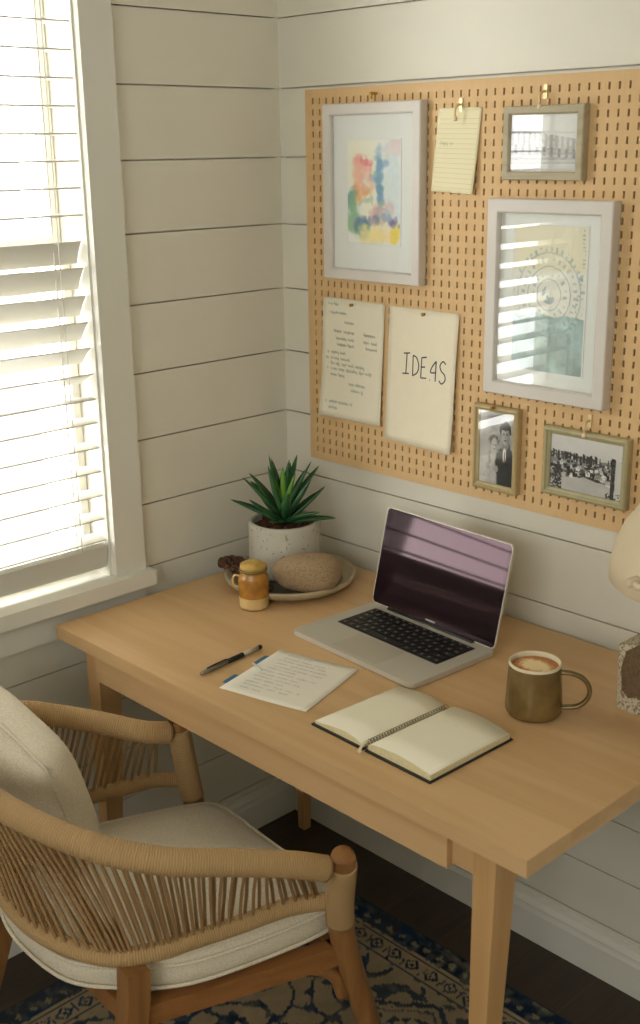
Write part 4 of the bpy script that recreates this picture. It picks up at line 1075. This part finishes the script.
Up, Lp = resample(crom(U, 14), 220), resample(crom(Lr, 14), 220)
bm = BM(); tube(bm, Up, .0215, 20, sx=1.0, sy=1.0); obj('arm_rail', bm, M['wrap'], A)
bm = BM(); tube(bm, Lp, .0150, 18); obj('lower_rail', bm, M['wrap'], A)
rs = random.Random(23)
def crom_at(pts, t):
    P = [Vector(p) for p in pts]; m = len(P); i = max(0, min(m-2, int(t))); t = t-i
    b, c = P[i], P[i+1]; a = P[i-1] if i else b*2-c; d = P[i+2] if i+2 < m else c*2-b
    return .5*((2*b)+(-a+c)*t+(2*a-5*b+4*c-d)*t*t+(-a+3*b-3*c+d)*t**3)
KU = list(range(15)); KL = [.25, 1.5, 3.1, 4.35, 5.4, 6.15, 7.3, 8.6, 9.4, 10.2, 10.9, 11.6, 12.45, 13.4, 14.8]
dense = [crom_at(U, i*14/1400) for i in range(1401)]; acc = [0]
for a, b in zip(dense, dense[1:]): acc.append(acc[-1]+(b-a).length)
def strand(bm, s_, i):
    """one rope from the arm rail down to the lower rail; s_ in 0..1 along the arm rail"""
    tgt = s_*acc[-1]; k_ = np.searchsorted(acc, tgt); tu = min(13.999, k_*14/1400); tl_ = float(np.interp(tu, KU, KL))+rs.uniform(-.03, .03)
    a, b = crom_at(U, tu), crom_at(Lr, tl_); tg = (crom_at(U, min(13.99, tu+.05))-crom_at(U, max(0, tu-.05))).normalized()
    out = Vector((tg.y, -tg.x, 0)); 
    if out.dot(Vector((a.x-.58, a.y+.80, 0))) < 0: out = -out
    off = out*(.0055 if i % 2 else -.0045)
    p = [a+off*.8, a+off*1.3-Vector((0,0,.018)), a.lerp(b, .5)+off*.6, b+off*1.1+Vector((0,0,.014)), b+off*.6]
    tube(bm, crom(p, 4), .0029, 6, sx=1.0, sy=1.0)
for i in range(60): bm = BM(); strand(bm, .022+.408*i/59, i); obj('rope_strand', bm, M['strand'], A)
for i in range(28): bm = BM(); strand(bm, .745+.235*i/27, i); obj('rope_strand', bm, M['strand'], A)
bm = BM()
for i in range(40): strand(bm, .437+.301*i/39, i)
obj('back_rope_strands', bm, M['strand'], A)['kind'] = 'stuff'
# legs
LEGP = []
def taperleg(pts, rads, nm, sx=1, sy=1, m='chairwood'):
    bm = BM(); P = crom(pts, 8); n = len(P); R_ = []; LEGP[:] = P
    for i in range(n):
        f = i/(n-1)*(len(rads)-1); a = min(len(rads)-2, int(f)); R_.append(rads[a]+(rads[a+1]-rads[a])*(f-a))
    tube(bm, P, R_, 16, sx=sx, sy=sy, up=(0, 1, 0)); bevel(bm, .004, 3, 60); return autosm(obj(nm, bm, M[m], A), 50)
FRf, FLf = Vector((.905, -.585, .0085)), Vector((.425, -.535, .0085))
FRm, FLm = Vector((.880, -.700, .44)), Vector((.400, -.632, .44))
def post_wrap(r):
    bm = BM(); P = resample(LEGP[8:16], 24); tube(bm, P, [r+.0008*i/23 for i in range(24)], 20, up=(0, 1, 0)); obj('post_wrap', bm, M['wrap'], A)
taperleg([FRt+Vector((.001, -.001, .012)), FRt, FRm, (FRm+FRf)/2+Vector((0, -.004, 0)), FRf], [.0195, .0205, .0225, .021, .014], 'leg'); post_wrap(.0232)
taperleg([FLt+Vector((-.001, -.001, .010)), FLt, FLm, (FLm+FLf)/2+Vector((0, -.004, 0)), FLf], [.0185, .0195, .021, .020, .014], 'leg'); post_wrap(.0222)
def squareleg(pts, rads):
    bm = BM(); P = crom(pts, 8); n = len(P)
    R_ = [float(np.interp(i/(n-1)*(len(rads)-1), range(len(rads)), rads)) for i in range(n)]
    tube(bm, P, R_, 4, up=(.79, .61, 0)); bevel(bm, .005, 3, 50); autosm(obj('leg', bm, M['chairwood'], A), 50)
squareleg([(.762, -1.034, .487), (.760, -1.042, .40), (.748, -1.080, .2), (.730, -1.150, .0085)], [.027, .027, .025, .019])
squareleg([(.352, -1.015, .487), (.34, -1.020, .40), (.29, -1.050, .2), (.235, -1.075, .0085)], [.028, .028, .025, .019])
# seat frame under the cushion
def bar(nm, a, b, w_, h_):
    a, b = Vector(a), Vector(b); d = (b-a).normalized(); s = d.cross(Vector((0,0,1))).normalized()*w_/2; z_ = Vector((0,0,h_/2)); bm = BM()
    hexa(bm, [a-s-z_, a+s-z_, b+s-z_, b-s-z_, a-s+z_, a+s+z_, b+s+z_, b-s+z_]); bevel(bm, .004, 2); autosm(obj(nm, bm, M['chairwood_x'], A))
M['chairwood_x'] = wood('chair_rail_wood', (128, 84, 44), (156, 106, 60), .4, 'Y', scale=1.6, contrast=.9)
zf = .392
bar('seat_rail', (.868, -.700, zf), (.752, -1.03, zf), .028, .036); bar('seat_rail', (.405, -.632, zf), (.352, -1.01, zf), .028, .036)
bar('seat_rail', (.405, -.634, zf), (.868, -.698, zf), .028, .036); bar('seat_rail', (.352, -1.012, zf), (.75, -1.032, zf), .028, .036)
bm = BM(); tube(bm, crom([(.872, -.690, .30), (.866, -.705, .345), (.850, -.745, .374), (.832, -.80, .382)], 6), .012, 12); obj('bracket', bm, M['chairwood'], A)
bm = BM(); tube(bm, crom([(.405, -.625, .30), (.402, -.640, .345), (.398, -.68, .374), (.39, -.73, .382)], 6), .012, 12); obj('bracket', bm, M['chairwood'], A)

# seat cushion: puffed slab over a rounded outline
def cushion(outline, z0, z1, inset_top, name, seam=True, n=96, dome=.02, parent=None):
    P = resample(crom(outline+[outline[0]], 10) if False else [*crom(outline, 10, True), crom(outline, 10, True)[0]], n+1)[:-1]
    cen = sum(P, Vector((0,0,0)))/n
    bm = BM(); rings = []; H_ = z1-z0; zm = z0+H_*.5
    prof = []
    for i in range(9):
        a = -PI/2+PI*i/8; prof.append((math.cos(a)**.55 if abs(math.cos(a)) > 1e-6 else 0, math.sin(a)))
    R_ = .030
    for c_, s_ in prof:
        ring = []
        for p in P:
            d = (Vector((p.x, p.y, 0))-Vector((cen.x, cen.y, 0))); L_ = d.length; d.normalize()
            q = Vector((cen.x, cen.y, 0))+d*(L_-R_*(1-c_)); ring.append(bm.verts.new((q.x, q.y, zm+H_/2*s_*.92)))
        rings.append(ring)
    for s in (.93, .8, .62, .4, .2):
        ring = []
        for p in P:
            d = (Vector((p.x, p.y, 0))-Vector((cen.x, cen.y, 0))); L_ = d.length-R_; d.normalize(); q = Vector((cen.x, cen.y, 0))+d*L_*s
            ring.append(bm.verts.new((q.x, q.y, zm+H_/2*.92+dome*(1-s*s)**.8)))
        rings.append(ring)
    for a, b in zip(rings, rings[1:]):
        for i in range(n): f = bm.faces.new((a[i], a[(i+1) % n], b[(i+1) % n], b[i])); f.smooth = True
    top_ = bm.verts.new((cen.x, cen.y, zm+H_/2*.92+dome)); bot = bm.verts.new((cen.x, cen.y, zm-H_/2*.92))
    for i in range(n):
        bm.faces.new((rings[-1][i], rings[-1][(i+1) % n], top_)).smooth = True; bm.faces.new((rings[0][(i+1) % n], rings[0][i], bot))
    return bm, P
SC_ = thing('seat_cushion', 'thick cream linen seat cushion with piped edges on the rope armchair', 'cushion', (.6, -.85, .41))
out = [(.47, -.618, 0), (.63, -.632, 0), (.80, -.645, 0), (.845, -.665, 0), (.842, -.75, 0), (.812, -.88, 0), (.778, -.965, 0), (.715, -1.035, 0), (.63, -1.086, 0), (.47, -1.085, 0), (.35, -1.035, 0), (.318, -.96, 0), (.345, -.84, 0), (.385, -.74, 0), (.425, -.650, 0)]
bm, P = cushion(out, .411, .475, .03, 'c'); obj('cover', bm, M['linen'], SC_)
for zz in (.424, .462):
    bm = BM(); tube(bm, [Vector((p.x, p.y, zz)) for p in P], .0034, 8, closed=True); obj('piping', bm, M['linen'], SC_)
# back pillow: soft square leaning in the back of the chair
PL = thing('back_pillow', 'plump cream linen pillow leaning against the curved chair back', 'pillow', (.47, -1.0, .49))
def pillow(hw, hh, th, Mx):
    bm = BM(); n = 20; fr = []
    for sgn in (1, -1):
        g = []
        for j in range(n+1):
            r_ = []
            for i in range(n+1):
                u, v = 2*i/n-1, 2*j/n-1
                k_ = 1-.07*(u*u*(1-v*v)+v*v*(1-u*u))*1.0
                pin_ = .05*(1-abs(u))*(v*v)+0
                x = u*hw*(1-.10*(1-v*v)*0-.06*(1-abs(v))**0*0)*(1-.07*(1-v*v)*(abs(u)**3)*0)
                x = u*hw*(1-.04*(1-v*v)-.10*v*v*u*u); y = v*hh*(1-.04*(1-u*u)-.10*v*v*u*u)
                t_ = th*((1-u**4)*(1-v**4))**.55+.0015
                r_.append(Mx @ Vector((x, sgn*t_, y)))
            g.append(r_)
        fr.append(g)
    V = {}
    def vert(s, i, j):
        e = i in (0, n) or j in (0, n); key_ = (0 if e else s, i, j)
        if key_ not in V: V[key_] = bm.verts.new((fr[0][j][i]+fr[1][j][i])/2 if e else fr[s][j][i])
        return V[key_]
    for s in (0, 1):
        for j in range(n):
            for i in range(n): bm.faces.new((vert(s, i, j), vert(s, i+1, j), vert(s, i+1, j+1), vert(s, i, j+1))).smooth = True
    edge = [(i, 0) for i in range(n)]+[(n, j) for j in range(n)]+[(n-i, n) for i in range(n)]+[(0, n-j) for j in range(n)]
    return bm, [V[(0, i, j)].co.copy() for i, j in edge]
Mx = Matrix.Translation(Vector((.318, -.965, .610))) @ Matrix.Rotation(math.radians(-4), 4, 'Z') @ Matrix.Rotation(math.radians(18), 4, 'X') @ Matrix.Rotation(math.radians(10), 4, 'Y')
bm, edge = pillow(.195, .170, .078, Mx); obj('cover', bm, M['linen'], PL)
bm = BM(); tube(bm, edge, .0032, 8, closed=True); obj('piping', bm, M['linen'], PL)
